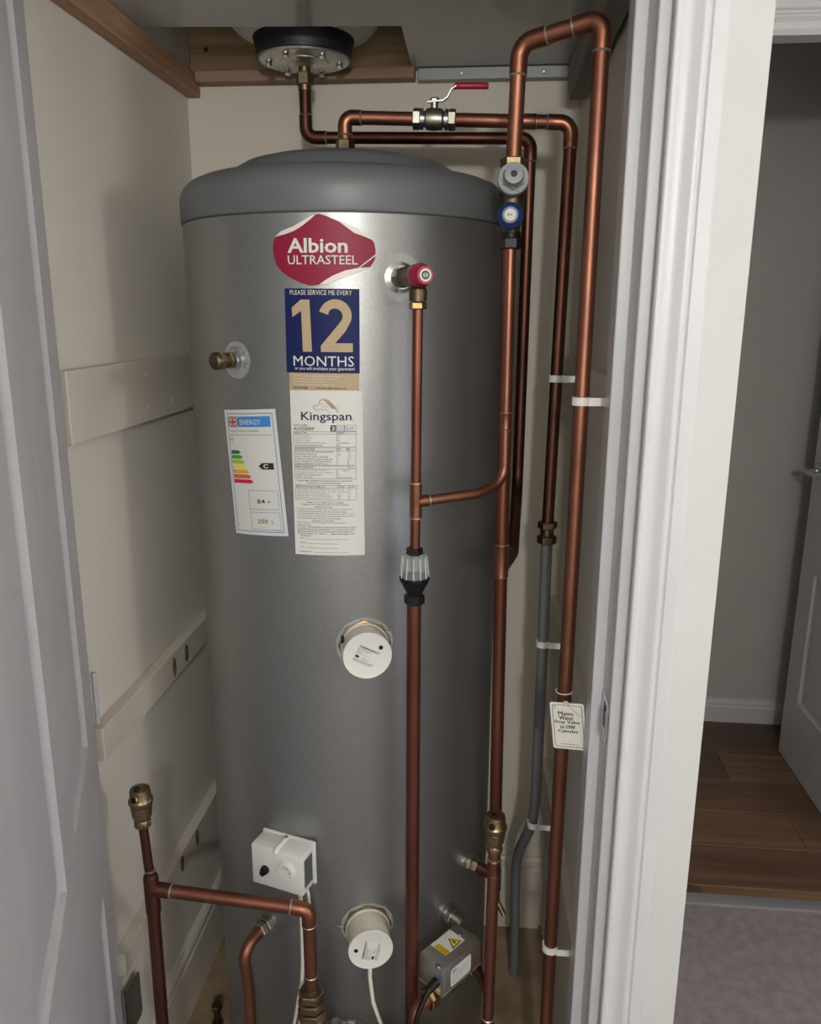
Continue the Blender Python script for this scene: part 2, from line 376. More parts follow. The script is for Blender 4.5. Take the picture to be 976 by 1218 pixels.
# prof depth is measured into the door: y grows into the body on the visible side
def depth_fix(p): return [(o_, d_) for o_, d_ in p]
dd = Vector((math.sin(R(22.5)), -math.cos(R(22.5)), 0)); nin = Vector((-math.cos(R(22.5)), -math.sin(R(22.5)), 0))  # along the door, into its body
def dmat(o, xd, yd): m = Matrix((xd, yd, Vector((0, 0, 1)))).transposed().to_4x4(); m.translation = Vector(o); return m
DM = dmat((-.620, 1.146, 0), dd, nin)
pan = [(.112, .335, .895, 1.90), (.437, .660, .895, 1.90), (.112, .335, .19, .635), (.437, .660, .19, .635)]
def door_build(width, height, panels, thick, m4): 
    return door_mesh(width, height, panels, thick, [(a, b) for a, b in prof], m4)
d1 = struct('door_1', door_build(.772, 1.975, pan, .035, DM), M['door'], smooth=20)
def hinge(par, z):
    link('hinge_knuckle', lathe(BM(), [(.0, z), (.0055, z+.001), (.0055, z+.099), (0, z+.1)], Matrix.Translation((-.6215, 1.1545, 0)), 12), M['chrome'], par)
    pl = [(0, 0), (.052, 0)]+[(.052+.010*math.sin(a), .01-.010*math.cos(a)) for a in (R(30), R(60), R(90))]+[(.052+.010*math.cos(a), .09+.010*math.sin(a)) for a in (0, R(30), R(60), R(90))]+[(0, .1)]
    k = link('hinge_leaf', prism(BM(), pl, 0, .0016, frame((-.6215, 1.1585, z-.012), (1, 0, 0), (0, 1, 0))), M['steel'], par)
hinge(d1, .24)
link('hinge_knuckle', lathe(BM(), [(.0, .87), (.004, .871), (.004, .962), (0, .963)], Matrix.Translation((-.6185, 1.1555, 0)), 10), M['door'], d1)
wd_m = dmat((1.085, 1.975, 0), Vector((0, 1, 0)), Vector((1, 0, 0)))
d2 = struct('door_2', door_build(.762, 2.06, [(.11, .335, .24, .70), (.427, .652, .24, .70), (.11, .335, .86, 1.93), (.427, .652, .86, 1.93)], .035, wd_m), M['door_white'], smooth=20)
hx, hy, hz = 1.085, 2.69, 1.035
link('door_handle', tube(lathe(BM(), [(.026, 0), (.026, .006), (.02, .009), (.0085, .010), (.0085, .045), (0, .046)], frame((hx, hy, hz), (-1, 0, 0)), 24), fillet([(hx-.042, hy, hz), (hx-.046, hy-.02, hz), (hx-.046, hy-.115, hz)], .01), .0085, 12), M['chrome'], d2)
link('door_handle', tube(lathe(BM(), [(.026, 0), (.026, .006), (.02, .009), (.0085, .010), (.0085, .045), (0, .046)], frame((hx+.035, hy, hz), (1, 0, 0)), 24), fillet([(hx+.077, hy, hz), (hx+.081, hy-.02, hz), (hx+.081, hy-.115, hz)], .01), .0085, 12), M['chrome'], d2)

# ---- shelf board above, ledgers
sb = thing('shelf_board', 'glossy grey-white board overhead, notched around the black-ringed vessel', 'shelf', (-.2, 1.4, 2.0))
link('board', prism(BM(), [(XL+.001, YIN), (XR+.015, YIN+.001), (XR+.005, YB-.001), (-.162, YB-.001), (-.158, 1.5225), (XL+.001, 1.491)], 2.0, 2.018), M['board'], sb)
lg = link('ledger', box(BM(), (XL+.0005, YIN, 1.958), (XL+.028, YB, 2.0), .002), M['timber'], wl)
tag(lg, 'bare brown timber ledger')
link('joist', box(BM(), (XL+.0005, 1.812, 2.0), (-.1005, 1.85, 2.20), .002), M['timber_x'], wb)
link('joist', box(BM(), (XL+.03, 1.752, 1.979), (-.156, YB, 2.0), .0015), M['timber_dark'], wb)
rl = BM(); poly = [(1.16, 1.925), (1.715, 1.925), (1.752, 1.955), (1.752, 2.0), (1.16, 2.0)]
prism(rl, poly, 0, .032, Matrix(((0, 0, -1, .1775), (1, 0, 0, 0), (0, 1, 0, 0), (0, 0, 0, 1))))
link('ledger', rl, M['timber_grey'], wr)
stp = tag(link('fixing_strip', box(BM(), (-.150, 1.764, 1.977), (.148, YB-.0005, 1.999), .001), M['grey_strip']), 'grey metal fixing strip with two screws under the overhead board', 'bracket')
for x in (-.063, .098):
    link('screw_head', lathe(BM(), [(.0045, 0), (.0045, .0008), (.0028, .002), (.0012, .002), (0, .0006)], frame((x, 1.7642, 1.988), (0, -1, 0)), 14), M['screw'], stp)
link('screw_head', lathe(BM(), [(.005, 0), (.005, .0008), (.003, .002), (0, .001)], frame((-.595, 1.8122, 2.055), (0, -1, 0)), 12), M['brass_dull'], wb)

# ================================================================== HOT WATER CYLINDER
CX, CY, CR = -.248, 1.469, .275
tank = thing('hot_water_cylinder', 'tall silver-grey hot water cylinder with stickers on its front', 'water tank', (CX, CY, 0))
T0 = Matrix.Translation((CX, CY, 0))
link('body', lathe(BM(), [(.262, .001), (.270, .006), (CR, .02), (CR, .6), (CR, 1.1), (CR, 1.666), (.27, 1.668)], T0, 128), M['tank'], tank)
capo = link('top_cap', lathe(BM(), [(.2768, 1.6685), (.2778, 1.672), (.2778, 1.700), (.2765, 1.711), (.271, 1.722), (.261, 1.731), (.247, 1.737), (.225, 1.741), (.205, 1.7435), (.194, 1.7445), (.190, 1.7485), (.183, 1.759), (.170, 1.7665), (.14, 1.7745), (.08, 1.780), (0, 1.782)], T0, 128), M['tank_cap'], tank)
link('seam', lathe(BM(), [(.2745, 1.6655), (.2762, 1.666), (.2762, 1.6688), (.2745, 1.669)], T0, 96), M['seam'], tank)
def cyl_pt(u, z, off): a = u/CR; return Vector((CX+(CR+off)*math.sin(a), CY-(CR+off)*math.cos(a), z))
def sticker_map(u0, z0, rot=0, shear=0):
    c, s = math.cos(R(rot)), math.sin(R(rot))
    def g(off): return lambda x, y: cyl_pt(u0+x*c-y*s, z0+x*s+y*c, off)
    return g
def sub_flat(bm, cuts=2):
    return bm
def lbl(bm, name, m, par, mats=None): return link(name, bm, M[m] if m else None, par, smooth=0, mats=mats)
def wrap_poly(poly, f, bm=None, dx=.006):
    """polygon cut into vertical strips so that it follows the curve of the tank"""
    bm2 = BM(); vs_ = [bm2.verts.new((x, y, 0)) for x, y in poly]; bm2.faces.new(vs_)
    x0, x1 = min(p[0] for p in poly), max(p[0] for p in poly); k = x0+dx
    while k < x1-1e-4:
        bmesh.ops.bisect_plane(bm2, geom=bm2.verts[:]+bm2.edges[:]+bm2.faces[:], plane_co=(k, 0, 0), plane_no=(1, 0, 0)); k += dx
    bmesh.ops.triangulate(bm2, faces=bm2.faces[:])
    for v in bm2.verts: v.co = f(v.co.x, v.co.y)
    if bm is None: return bm2
    me = bpy.data.meshes.new('x'); bm2.to_mesh(me); bm.from_mesh(me); bm2.free(); bpy.data.meshes.remove(me); return bm
def wrap_rect(x0, y0, x1, y1, f): return wrap_poly([(x0, y0), (x1, y0), (x1, y1), (x0, y1)], f)

# brand sticker ------------------------------------------------
def bu(cx, cy): return (.000223*(cx-85)-.0625, 1.6635-.0002035*(cy-68))
F = lambda off: (lambda x, y: cyl_pt(x, y, off))
out = [(85, 300), (90, 250), (103, 222), (135, 205), (210, 190), (270, 160), (330, 112), (372, 75), (400, 68), (440, 80), (515, 113), (560, 142), (620, 190), (680, 213), (725, 226), (748, 255), (757, 300), (757, 335), (750, 375), (722, 420), (640, 426), (560, 445), (480, 480), (420, 525), (380, 545), (330, 548), (270, 530), (200, 495), (140, 450), (105, 400), (90, 350)]
bs = link('brand_sticker', wrap_poly([bu(*p) for p in out], F(.0006)), M['s_red'], tank, smooth=0); tag(bs, 'crimson shield sticker with white lettering and peeling edges')
def B(cx0, cy0, cx1, cy1): a = bu(cx0, cy1); b = bu(cx1, cy0); return a[0], a[1], b[0], b[1]
t_ = BM(); text(t_, 'Albion', *B(188, 227, 578, 327), F(.0011), .022); link('lettering', t_, M['paper'], bs, smooth=0); t_ = BM(); text(t_, 'ULTRASTEEL', *B(188, 342, 640, 404), F(.0011), .004)
link('lettering', t_, M['paper'], bs, smooth=0)
for pl in ([(103, 218), (150, 180), (230, 150), (310, 105), (350, 80), (378, 72), (350, 100), (300, 140), (240, 178), (180, 200)], [(515, 110), (560, 122), (640, 160), (715, 212), (735, 236), (690, 218), (620, 192), (565, 150)], [(395, 540), (430, 512), (480, 480), (560, 445), (640, 428), (722, 420), (640, 456), (540, 496), (440, 540)]):
    bm = wrap_poly([bu(*p) for p in pl], F(.002)); link('peeled_edge', bm, M['curl'], bs, smooth=0)
link('crease', wrap_poly([bu(*p) for p in [(645, 424), (757, 333), (757, 343), (655, 426)]], F(.0012)), M['paper'], bs, smooth=0)

# service sticker ----------------------------------------------
S = lambda off: sticker_map(-.0462, 1.5620, -.35)(off)          # origin top left corner, x right, y up (negative down)
W, Hs = .1098, .1205
ss = link('service_sticker', wrap_rect(0, -Hs, W, 0, S(.0006)), M['s_navy'], tank, smooth=0); tag(ss, 'navy service reminder sticker with gold figures')
def SB(cx0, cy0, cx1, cy1):   # photograph crop units, 160..655 wide and 565..1120 high
    k = W/490; return ((cx0-163)*k, -(cy1-566)*k*.978, (cx1-163)*k, -(cy0-566)*k*.978)
t_ = BM(); text(t_, 'PLEASE SERVICE ME EVERY', *SB(200, 576, 605, 606), S(.0011), 0); link('lettering', t_, M['paper'], ss, smooth=0); t_ = BM(); text(t_, 'MONTHS', *SB(214, 1003, 615, 1070), S(.0011), 0); link('lettering', t_, M['paper'], ss, smooth=0); t_ = BM(); text(t_, 'or you will invalidate your guarantee!', *SB(222, 1075, 620, 1102), S(.0011), .008)
link('lettering', t_, M['paper'], ss, smooth=0)
# the big gold 12 built as outlines
def SP(p): k = W/490; return ((p[0]-163)*k, -(p[1]-566)*k*.978)
fg = wrap_poly([SP(p) for p in [(272, 637), (330, 637), (341, 975), (280, 975), (273, 710), (213, 750), (210, 690)]], S(.0011))
cen = (500, 737)
outer = [(cen[0]+105*math.cos(a), cen[1]-105*math.sin(a)) for a in [R(200-k*12) for k in range(20)]]
inner = [(cen[0]+50*math.cos(a), cen[1]-48*math.sin(a)) for a in [R(-25+k*12) for k in range(18)]]
two = [(392, 712)]+[(497+105*math.cos(R(t)), 738-105*math.sin(R(t))) for t in range(156, -31, -12)]+[(560, 840), (495, 917), (608, 917), (608, 975), (400, 975), (400, 935), (520, 790)]+[(494+50*math.cos(R(t)), 742-50*math.sin(R(t))) for t in range(-24, 152, 16)]+[(450, 733)]
wrap_poly([SP(p) for p in two], S(.0011), fg)
link('figures', fg, M['s_gold'], ss, smooth=0)
gs = link('gold_strip', wrap_rect(.004, -Hs-.0255, W-.001, -Hs, S(.0006)), M['s_gold'], tank, smooth=0); tag(gs, 'narrow gold strip with small print under the navy sticker')
t_ = BM()
for i, s in enumerate(('This cylinder must be serviced annually by a competent person', 'and the service record kept. Failure to do so will', 'void the warranty of this cylinder.', 'To arrange a service please contact us on')):
    text(t_, s, .010, -Hs-.0058-i*.0042, .010+(.074, .066, .050, .062)[i], -Hs-.0032-i*.0042, S(.0011))
g2 = BM(); text(g2, '0333 240 6868', .010, -Hs-.0232, .032, -Hs-.0205, S(.0011), .02); text(g2, 'helpingyou@kingspan.com', .045, -Hs-.0236, .090, -Hs-.0205, S(.0011), .01)
link('small_print', t_, M['curl'], gs, smooth=0); link('small_print', g2, M['ink'], gs, smooth=0)

# data label ---------------------------------------------------
D = lambda off: sticker_map(-.0428, 1.4155, .25)(off)
DW, DH = .1095, .2555
dl = link('data_label', wrap_rect(0, -DH, DW, 0, D(.0006)), M['paper'], tank, smooth=0); tag(dl, 'long white data label of tables and small print')
# units: crop of 623x1218 : x 83..560 top, 130..587 bottom ; y 52..1160
kx, ky = DW/470, DH/1105
def DB(x0, y0, x1, y1):
    sh = lambda y: (y-52)*.0455
    return ((x0-83-sh(y1))*kx, -(y1-52)*ky, (x1-83-sh(y1))*kx, -(y0-52)*ky)
t_ = BM(); text(t_, 'Kingspan', *DB(163, 190, 490, 262), D(.0011), .012); text(t_, '®', *DB(494, 236, 503, 246), D(.0011))
link('lettering', t_, M['ink_navy'], dl, smooth=0)
# the mane: thin tapering strokes and a head outline
t_ = BM()
def stroke(pts, w0, w1):
    n = len(pts)
    for i in range(n-1):
        (x0, y0), (x1, y1) = pts[i], pts[i+1]; a = w0+(w1-w0)*i/(n-1); b = w0+(w1-w0)*(i+1)/(n-1)
        dx, dy = x1-x0, y1-y0; L = math.hypot(dx, dy) or 1; nx, ny = -dy/L, dx/L
        q = [(x0+nx*a, y0+ny*a), (x1+nx*b, y1+ny*b), (x1-nx*b, y1-ny*b), (x0-nx*a, y0-ny*a)]
        flat(t_, [DB(px, py, px, py)[:2] for px, py in q], D(.0011))
for i in range(7):
    x, y = 300+i*9, 106+i*9
    stroke([(x, y), (x+28, y+4+i), (x+52-i*2, y+22), (x+74-i*5, y+44-i*2), (x+104-i*9, y+58-i*3)], 3.2, .4)
stroke([(300, 106), (280, 122), (275, 140), (262, 152), (243, 150), (238, 158), (250, 166), (258, 178), (272, 182), (283, 172), (300, 176), (322, 172), (350, 196)], 2.2, 1.6)
stroke([(282, 140), (296, 136), (306, 142)], 2, 1); stroke([(300, 160), (320, 150), (336, 160)], 2, 1)
link('emblem', t_, M['ink_tan'], dl, smooth=0)
t_ = BM()
def L(s, x0, y0, x1, y1, b=.0): text(t_, s, *DB(x0, y0, x1, y1), D(.0011), b*.35)
L('DATA LABEL', 112, 272, 205, 284); L('AUI250ERP', 113, 290, 250, 311, .02)
def OB(x0, y0, x1, y1, t=1.8):
    a = DB(x0, y0, x1, y1); b = DB(x0, y0, x1, y0); sx = b[0]-a[0]
    def q(px, py): return DB(px, py, px, py)[:2]
    sh = .0455*(y1-y0)*0
    for ya in (y0, y1-t): rect(t_, *sum((q(x0, ya+t), q(x1, ya)), ()), D(.0011), 10)
    for xa in (x0, x1-t): flat(t_, [q(xa, y0), q(xa+t, y0), q(xa+t, y1), q(xa, y1)], D(.0011))
OB(112, 318, 522, 420); OB(112, 318, 522, 336); OB(120, 424, 524, 540); OB(120, 424, 524, 444); OB(122, 545, 528, 632); OB(122, 545, 528, 565); OB(130, 674, 536, 776); OB(130, 674, 536, 694)
OB(355, 276, 390, 316); flat(t_, [DB(x, y, x, y)[:2] for x, y in ((356, 277), (386, 277), (386, 315), (356, 315))], D(.0010)); OB(390, 276, 444, 316); OB(444, 276, 520, 316)
L('MODEL TYPE', 118, 322, 200, 332); L('INDIRECT', 393, 322, 446, 333)
for i, (a, wd1, b) in enumerate((('CAPACITY (Litres)', 96, '250'), ('WEIGHT EMPTY (Kg)', 108, '50'), ('WEIGHT FULL (Kg)', 98, '300'), ('DECLARED HEAT LOSS (kWh/24h)', 205, '2.02 kWh/24h'), ('OUTER CASING PROTECTION', 182, 'IP24'))):
    y = 342+i*15.5; L(a, 124, y, 124+wd1, y+9); L(b, 393, y, 393+7*len(b), y+9)
L('PRESSURE SETTINGS', 125, 428, 255, 439, .01); L('BAR', 396, 428, 424, 439, .01); L('MPa', 462, 428, 487, 439, .01)
for i, (a, wd1, b, c) in enumerate((('CONTROL INLET SET PRESSURE SETTING', 250, '3.0', '0.3'), ('OPERATING PRESSURE', 140, '3.00', '0.3'), ('MAX CYLINDER DESIGN PRESSURE', 218, '10', '1.0'), ('EXPANSION VESSEL CHARGE PRESSURE', 246, '3', '0.3'), ('MAX PRESSURE OF EXPANSION VESSEL', 242, '10', '1'), ('OPENING PRESSURE OF T&P VALVE', 212, '7', '0.7'))):
    y = 449+i*15.5; L(a, 128, y, 128+wd1, y+8.5); L(b, 398, y, 398+6*len(b), y+9); L(c, 470, y, 470+6*len(c), y+9)
L('SAFETY OPERATION', 128, 549, 247, 560, .01); L('T & P / Cut', 468, 549, 512, 560)
for i, (a, wd1, b) in enumerate((('OPENING TEMP OF T&P VALVE (°C)', 215, '90      90/95°C'), ('IMM HEATER SAFETY CUT OUT TEMP (°C)', 250, '85'), ('IMMERSION HEATER POWER', 168, '3 kW'), ('SUPPLY VOLTAGE', 108, '230/240 Volt 50Hz'))):
    y = 570+i*15.5; L(a, 134, y, 134+wd1, y+8.5); L(b, 397, y, 397+6*len(b), y+9)
L('IF HIGH LIMIT THERMOSTAT TRIPS ISOLATE ALL ELECTRICAL', 142, 641, 508, 650, .02); L('SUPPLIES AND CONTACT INSTALLER', 208, 657, 432, 666, .02)
L('HEAT EXCHANGER INFORMATION', 136, 679, 328, 689, .01); L('PRIMARY', 408, 679, 460, 689); L('SOLAR', 478, 679, 520, 689)
for i, (a, wd1, b) in enumerate((('MAX PRIMARY CIRCUIT PRESSURE  Max (Bar)', 262, '3 (0.3)'), ('PRESS. DROP ACROSS HEAT EXCH.  Max (Bar)', 262, '0.07 (0.7)'), ('VOLUME OF HEAT EXCHANGER (Litres)', 222, '4.7'), ('SURFACE AREA OF HEAT EXCHANGER (m²)', 238, '0.79'), ('COIL POWER RATING (kW) AT 15 L/MIN', 232, '18.5'))):
    y = 700+i*14.5; L(a, 139, y, 139+wd1, y+8.5); L(b, 410, y, 410+6*len(b), y+8.5); L('n/a', 478, y, 494, y+8.5)
L('PRIMARY CIRCUIT MUST BE FULLY PUMPED', 206, 788, 455, 796, .02); L('PRIMARY CIRCUIT MAY BE OPEN VENTED OR SEALED', 178, 803, 488, 811, .02); L('WARNING TO USER', 258, 819, 380, 828, .01)
for i, s in enumerate(('• DO NOT REMOVE OR ADJUST ANY COMPONENT PART OF THIS', 'UNVENTED WATER HEATER. CONTACT THE INSTALLER.', '• IF THIS UNVENTED WATER HEATER DEVELOPS A FAULT, SUCH', 'AS FLOW OF HOT WATER FROM THE DISCHARGE PIPE, SWITCH', 'THE HEATER OFF AND CONTACT THE INSTALLER.')):
    x = 136 if s[0] == '•' else 146; L(s, x, 835+i*15.5, x+(380, 330, 388, 380, 292)[i], 843.5+i*15.5)
L('WARNING TO INSTALLER', 243, 914, 392, 923, .01)
for i, s in enumerate(('• THIS INSTALLATION IS SUBJECT TO THE BUILDING', 'REGULATIONS.', '• USE ONLY APPROPRIATE COMPONENTS FOR INSTALLATION', '& MAINTENANCE RECOMMENDED BY THE MANUFACTURER.', 'MANUFACTURED IN THE UNITED KINGDOM TO BS EN 12897:2016', 'PRODUCT SERIAL No.  7892776        MANUFACTURED 1/2022')):
    x = 136 if s[0] == '•' else 146; L(s, x, 928+i*15, x+(335, 92, 404, 388, 372, 388)[i], 937+i*15, .012 if i > 3 else 0)
L('INSTALLED BY:', 166, 1018, 243, 1027, .03)
for i, (s, a, b) in enumerate((('Name:', 200, 500), ('Address:', 218, 425), ('Tel. No.:', 206, 425), ('Installation Date:', 258, 500))):
    y = 1036+i*31; L(s, 166, y, a-6, y+8, .03); rect(t_, *DB(a, y+9, b, y+10.5), D(.0011), 8)
link('small_print', t_, M['ink'], dl, smooth=0)
t_ = BM(); text(t_, 'K21A', *DB(397, 284, 438, 310), D(.0011), -.005); text(t_, '3kW', *DB(452, 284, 506, 310), D(.0011), -.005); link('handwriting', t_, M['e_line'], dl, smooth=0)
t_ = BM(); text(t_, '3', *DB(363, 282, 382, 312), D(.0013), .03); link('numeral', t_, M['paper'], dl, smooth=0)

# energy label -------------------------------------------------
EW, EH = .1035, .199
E_ = lambda off: sticker_map(-.1712, 1.3785, 4.4)(off)
en = link('energy_label', wrap_rect(0, -EH, EW, 0, E_(.0006)), M['paper'], tank, smooth=0); tag(en, 'tilted white energy rating label with seven coloured bars')
def eb(x, y): return (x*EW, -y*EH)          # label fractions
t_ = BM(); outline(t_, .055*EW, -.975*EH, .945*EW, -.028*EH, .0012, E_(.0011), 12)
outline(t_, .36*EW, -.79*EH, .90*EW, -.635*EH, .0007, E_(.0011), 8); outline(t_, .36*EW, -.955*EH, .90*EW, -.81*EH, .0007, E_(.0011), 8)
link('border', t_, M['e_line'], en, smooth=0)
link('banner', wrap_rect(.30*EW, -.135*EH, .90*EW, -.053*EH, E_(.0011)), M['e_blue'], en, smooth=0)
t_ = BM(); text(t_, 'ENERGY', .335*EW, -.117*EH, .73*EW, -.077*EH, E_(.0016), .003); link('lettering', t_, M['paper'], en, smooth=0); t_ = BM(); text(t_, 'C', .70*EW, -.458*EH, .785*EW, -.425*EH, E_(.0016), .03); link('lettering', t_, M['paper'], en, smooth=0)
# flag
x0, x1, y0, y1 = .085*EW, .30*EW, -.135*EH, -.053*EH
fl = link('flag', wrap_rect(x0, y0, x1, y1, E_(.0010)), M['flag_blue'], en, smooth=0)
def fpoly(pts, off, m):
    t = wrap_poly([(x0+(x1-x0)*a, y0+(y1-y0)*b) for a, b in pts], E_(off)); link('flag_cross', t, M[m], en, smooth=0)
for off, m, dw, sw in ((.0013, 'paper', .13, .085), (.0017, 'flag_red', .04, .045)):
    fpoly([(0, 0), (dw, 0), (1, 1-dw), (1, 1), (1-dw, 1), (0, dw)], off, m); fpoly([(0, 1), (0, 1-dw), (1-dw, 0), (1, 0), (1, dw), (dw, 1)], off+.0001, m)
    fpoly([(.5-sw*1.4, 0), (.5+sw*1.4, 0), (.5+sw*1.4, 1), (.5-sw*1.4, 1)], off+.0002, m); fpoly([(0, .5-sw*1.6), (1, .5-sw*1.6), (1, .5+sw*1.6), (0, .5+sw*1.6)], off+.0003, m)
for i, mm in enumerate(BARS):
    y = -.318*EH-i*.0388*EH; ln = .115+.033*i; h = .030*EH; xa = .085*EW; xb = xa+(ln+.10)*EW
    link('energy_bar', wrap_poly([(xa, y-h), (xb-.006, y-h), (xb-.001, y-h/2), (xb-.006, y), (xa, y)], E_(.0012)), mm, en, smooth=0)
link('rating_arrow', wrap_poly([(.61*EW, -.442*EH), (.675*EW, -.417*EH), (.88*EW, -.417*EH), (.88*EW, -.468*EH), (.675*EW, -.468*EH)], E_(.0012)), M['ink'], en, smooth=0)
t_ = BM(); text(t_, '84', .515*EW, -.742*EH, .66*EW, -.706*EH, E_(.0011), .002); text(t_, 'W', .70*EW, -.737*EH, .765*EW, -.716*EH, E_(.0011)); text(t_, '250', .49*EW, -.902*EH, .675*EW, -.868*EH, E_(.0011), .002); text(t_, 'L', .745*EW, -.902*EH, .775*EW, -.872*EH, E_(.0011))
text(t_, 'Kingspan ALBION AUI250ERP', .09*EW, -.176*EH, .68*EW, -.160*EH, E_(.0011)); rect(t_, .09*EW, -.198*EH, .90*EW, -.1955*EH, E_(.0011), 12)
outline(t_, .09*EW, -.262*EH, .145*EW, -.207*EH, .0004, E_(.0011), 2); rect(t_, .10*EW, -.236*EH, .135*EW, -.23*EH, E_(.0011)); text(t_, '811', .085*EW, -.925*EH, .13*EW, -.915*EH, E_(.0011)); text(t_, '812/2013', .78*EW, -.97*EH+.002, .90*EW, -.955*EH, E_(.0011))
for i, c in enumerate('ABCDEFG'): text(t_, c, .10*EW, -.318*EH-i*.0388*EH-.024*EH, .118*EW, -.318*EH-i*.0388*EH-.007*EH, E_(.0016))
link('lettering', t_, M['ink'], en, smooth=0)

# ---- helpers for fittings that leave the tank radially
def radial(ang, z, r): a = R(ang); return Vector((CX+r*math.sin(a), CY-r*math.cos(a), z)), Vector((math.sin(a), -math.cos(a), 0))
def rframe(ang, z, r): p, d_ = radial(ang, z, r); return frame(p, d_, (math.cos(R(ang)), math.sin(R(ang)), 0))
def film_disc(name, ang, z, ri, ro, par, m='clear_film'):
    """flat ring lying on the curved tank"""
    bm = BM(); n = 40; u0 = R(ang)*CR; k = 3
    rs = [[bm.verts.new(cyl_pt(u0+(ri+(ro-ri)*j/k)*math.cos(2*math.pi*i/n), z+(ri+(ro-ri)*j/k)*math.sin(2*math.pi*i/n), .0008)) for i in range(n)] for j in range(k+1)]
    for a, b in zip(rs, rs[1:]):
        for i in range(n): bm.faces.new((a[i], a[(i+1) % n], b[(i+1) % n], b[i]))
    return link(name, bm, M[m], par)

# blanked secondary return
p, dr = radial(-29, 1.457, CR); sr = thing('blanking_fitting', 'brass capped secondary return fitting above the energy label', 'pipe fitting', p)
rs_ = film_disc('ring_sticker', -28.5, 1.457, .014, .028, tank)
f = rframe(-29, 1.457, CR-.002)
link('socket', lathe(BM(), [(.0155, 0), (.0155, .006), (.0125, .007), (.0125, .012)], f, 24), M['chrome'], sr)
link('nut', hexnut(hexnut(BM(), .0135, .011, .019, f), .0142, .030, .041, f), M['brass'], sr)
link('neck', lathe(lathe(BM(), [(.0105, .018), (.0105, .024), (.012, .025), (.012, .031)], f, 24), [(.0135, .040), (.0125, .045), (.010, .047), (.0, .0475)], f, 24), M['brass_dull'], sr)
t_ = BM(); word = 'SECONDARY RETURN'
for i, c in enumerate(word):
    if c == ' ': continue
    th_ = R(168-i*13.2); r0, r1 = .0165, .0215; u0 = R(-28.5)*CR
    def g(x, y, th_=th_): rr = .019+y; a = th_-x/rr; return cyl_pt(u0+rr*math.cos(a), 1.457+rr*math.sin(a), .0014)
    text(t_, c, -.0014, -.0022, .0014, .0022, g, .01)
link('lettering', t_, M['ink'], rs_, smooth=0)

# temperature and pressure relief valve
p, dr = radial(26, 1.578, CR); tp = thing('relief_valve', 'brass relief valve with crimson cap on the upper cylinder', 'valve', p)
film_disc('clear_disc', 26, 1.578, .014, .034, tank)
f = rframe(26, 1.578, CR-.002)
link('ferrule', lathe(BM(), [(.024, 0), (.024, .002), (.0165, .005), (.0165, .008)], f, 28), M['chrome'], tp)
fx = frame((-.0965, 1.160, 1.578), (0, 0, -1))
link('body', hexnut(lathe(lathe(BM(), [(.0135, .024), (.0125, .036), (.0125, .058), (.0155, .060), (.0155, .074)], f, 24), [(.0105, -.004), (.0105, .016), (.0125, .018), (.0125, .034)], fx, 24), .0148, .007, .025, f, 8), M['brass_dull'], tp)
link('nut', hexnut(BM(), .0128, .035, .045, fx), M['brass_bright'], tp)
rc = link('red_cap', lathe(BM(), [(.0165, .073), (.0170, .078), (.0165, .083), (.0135, .094), (.0125, .098), (.0118, .1), (0, .1)], f, 32), M['red'], tp)
link('badge', lathe(BM(), [(.0085, .1), (.0085, .1006), (0, .1006)], f, 28), M['paper'], rc)
bm = lathe(BM(), [(.0058, .1006), (.0058, .1009), (.0036, .1009), (.0036, .1006)], f, 24, capped=False)
text(bm, 'S', -.0022, -.003, .0022, .003, lambda x, y: f @ Vector((x, y, .1010)), .03); link('badge_mark', bm, M['ink'], rc)

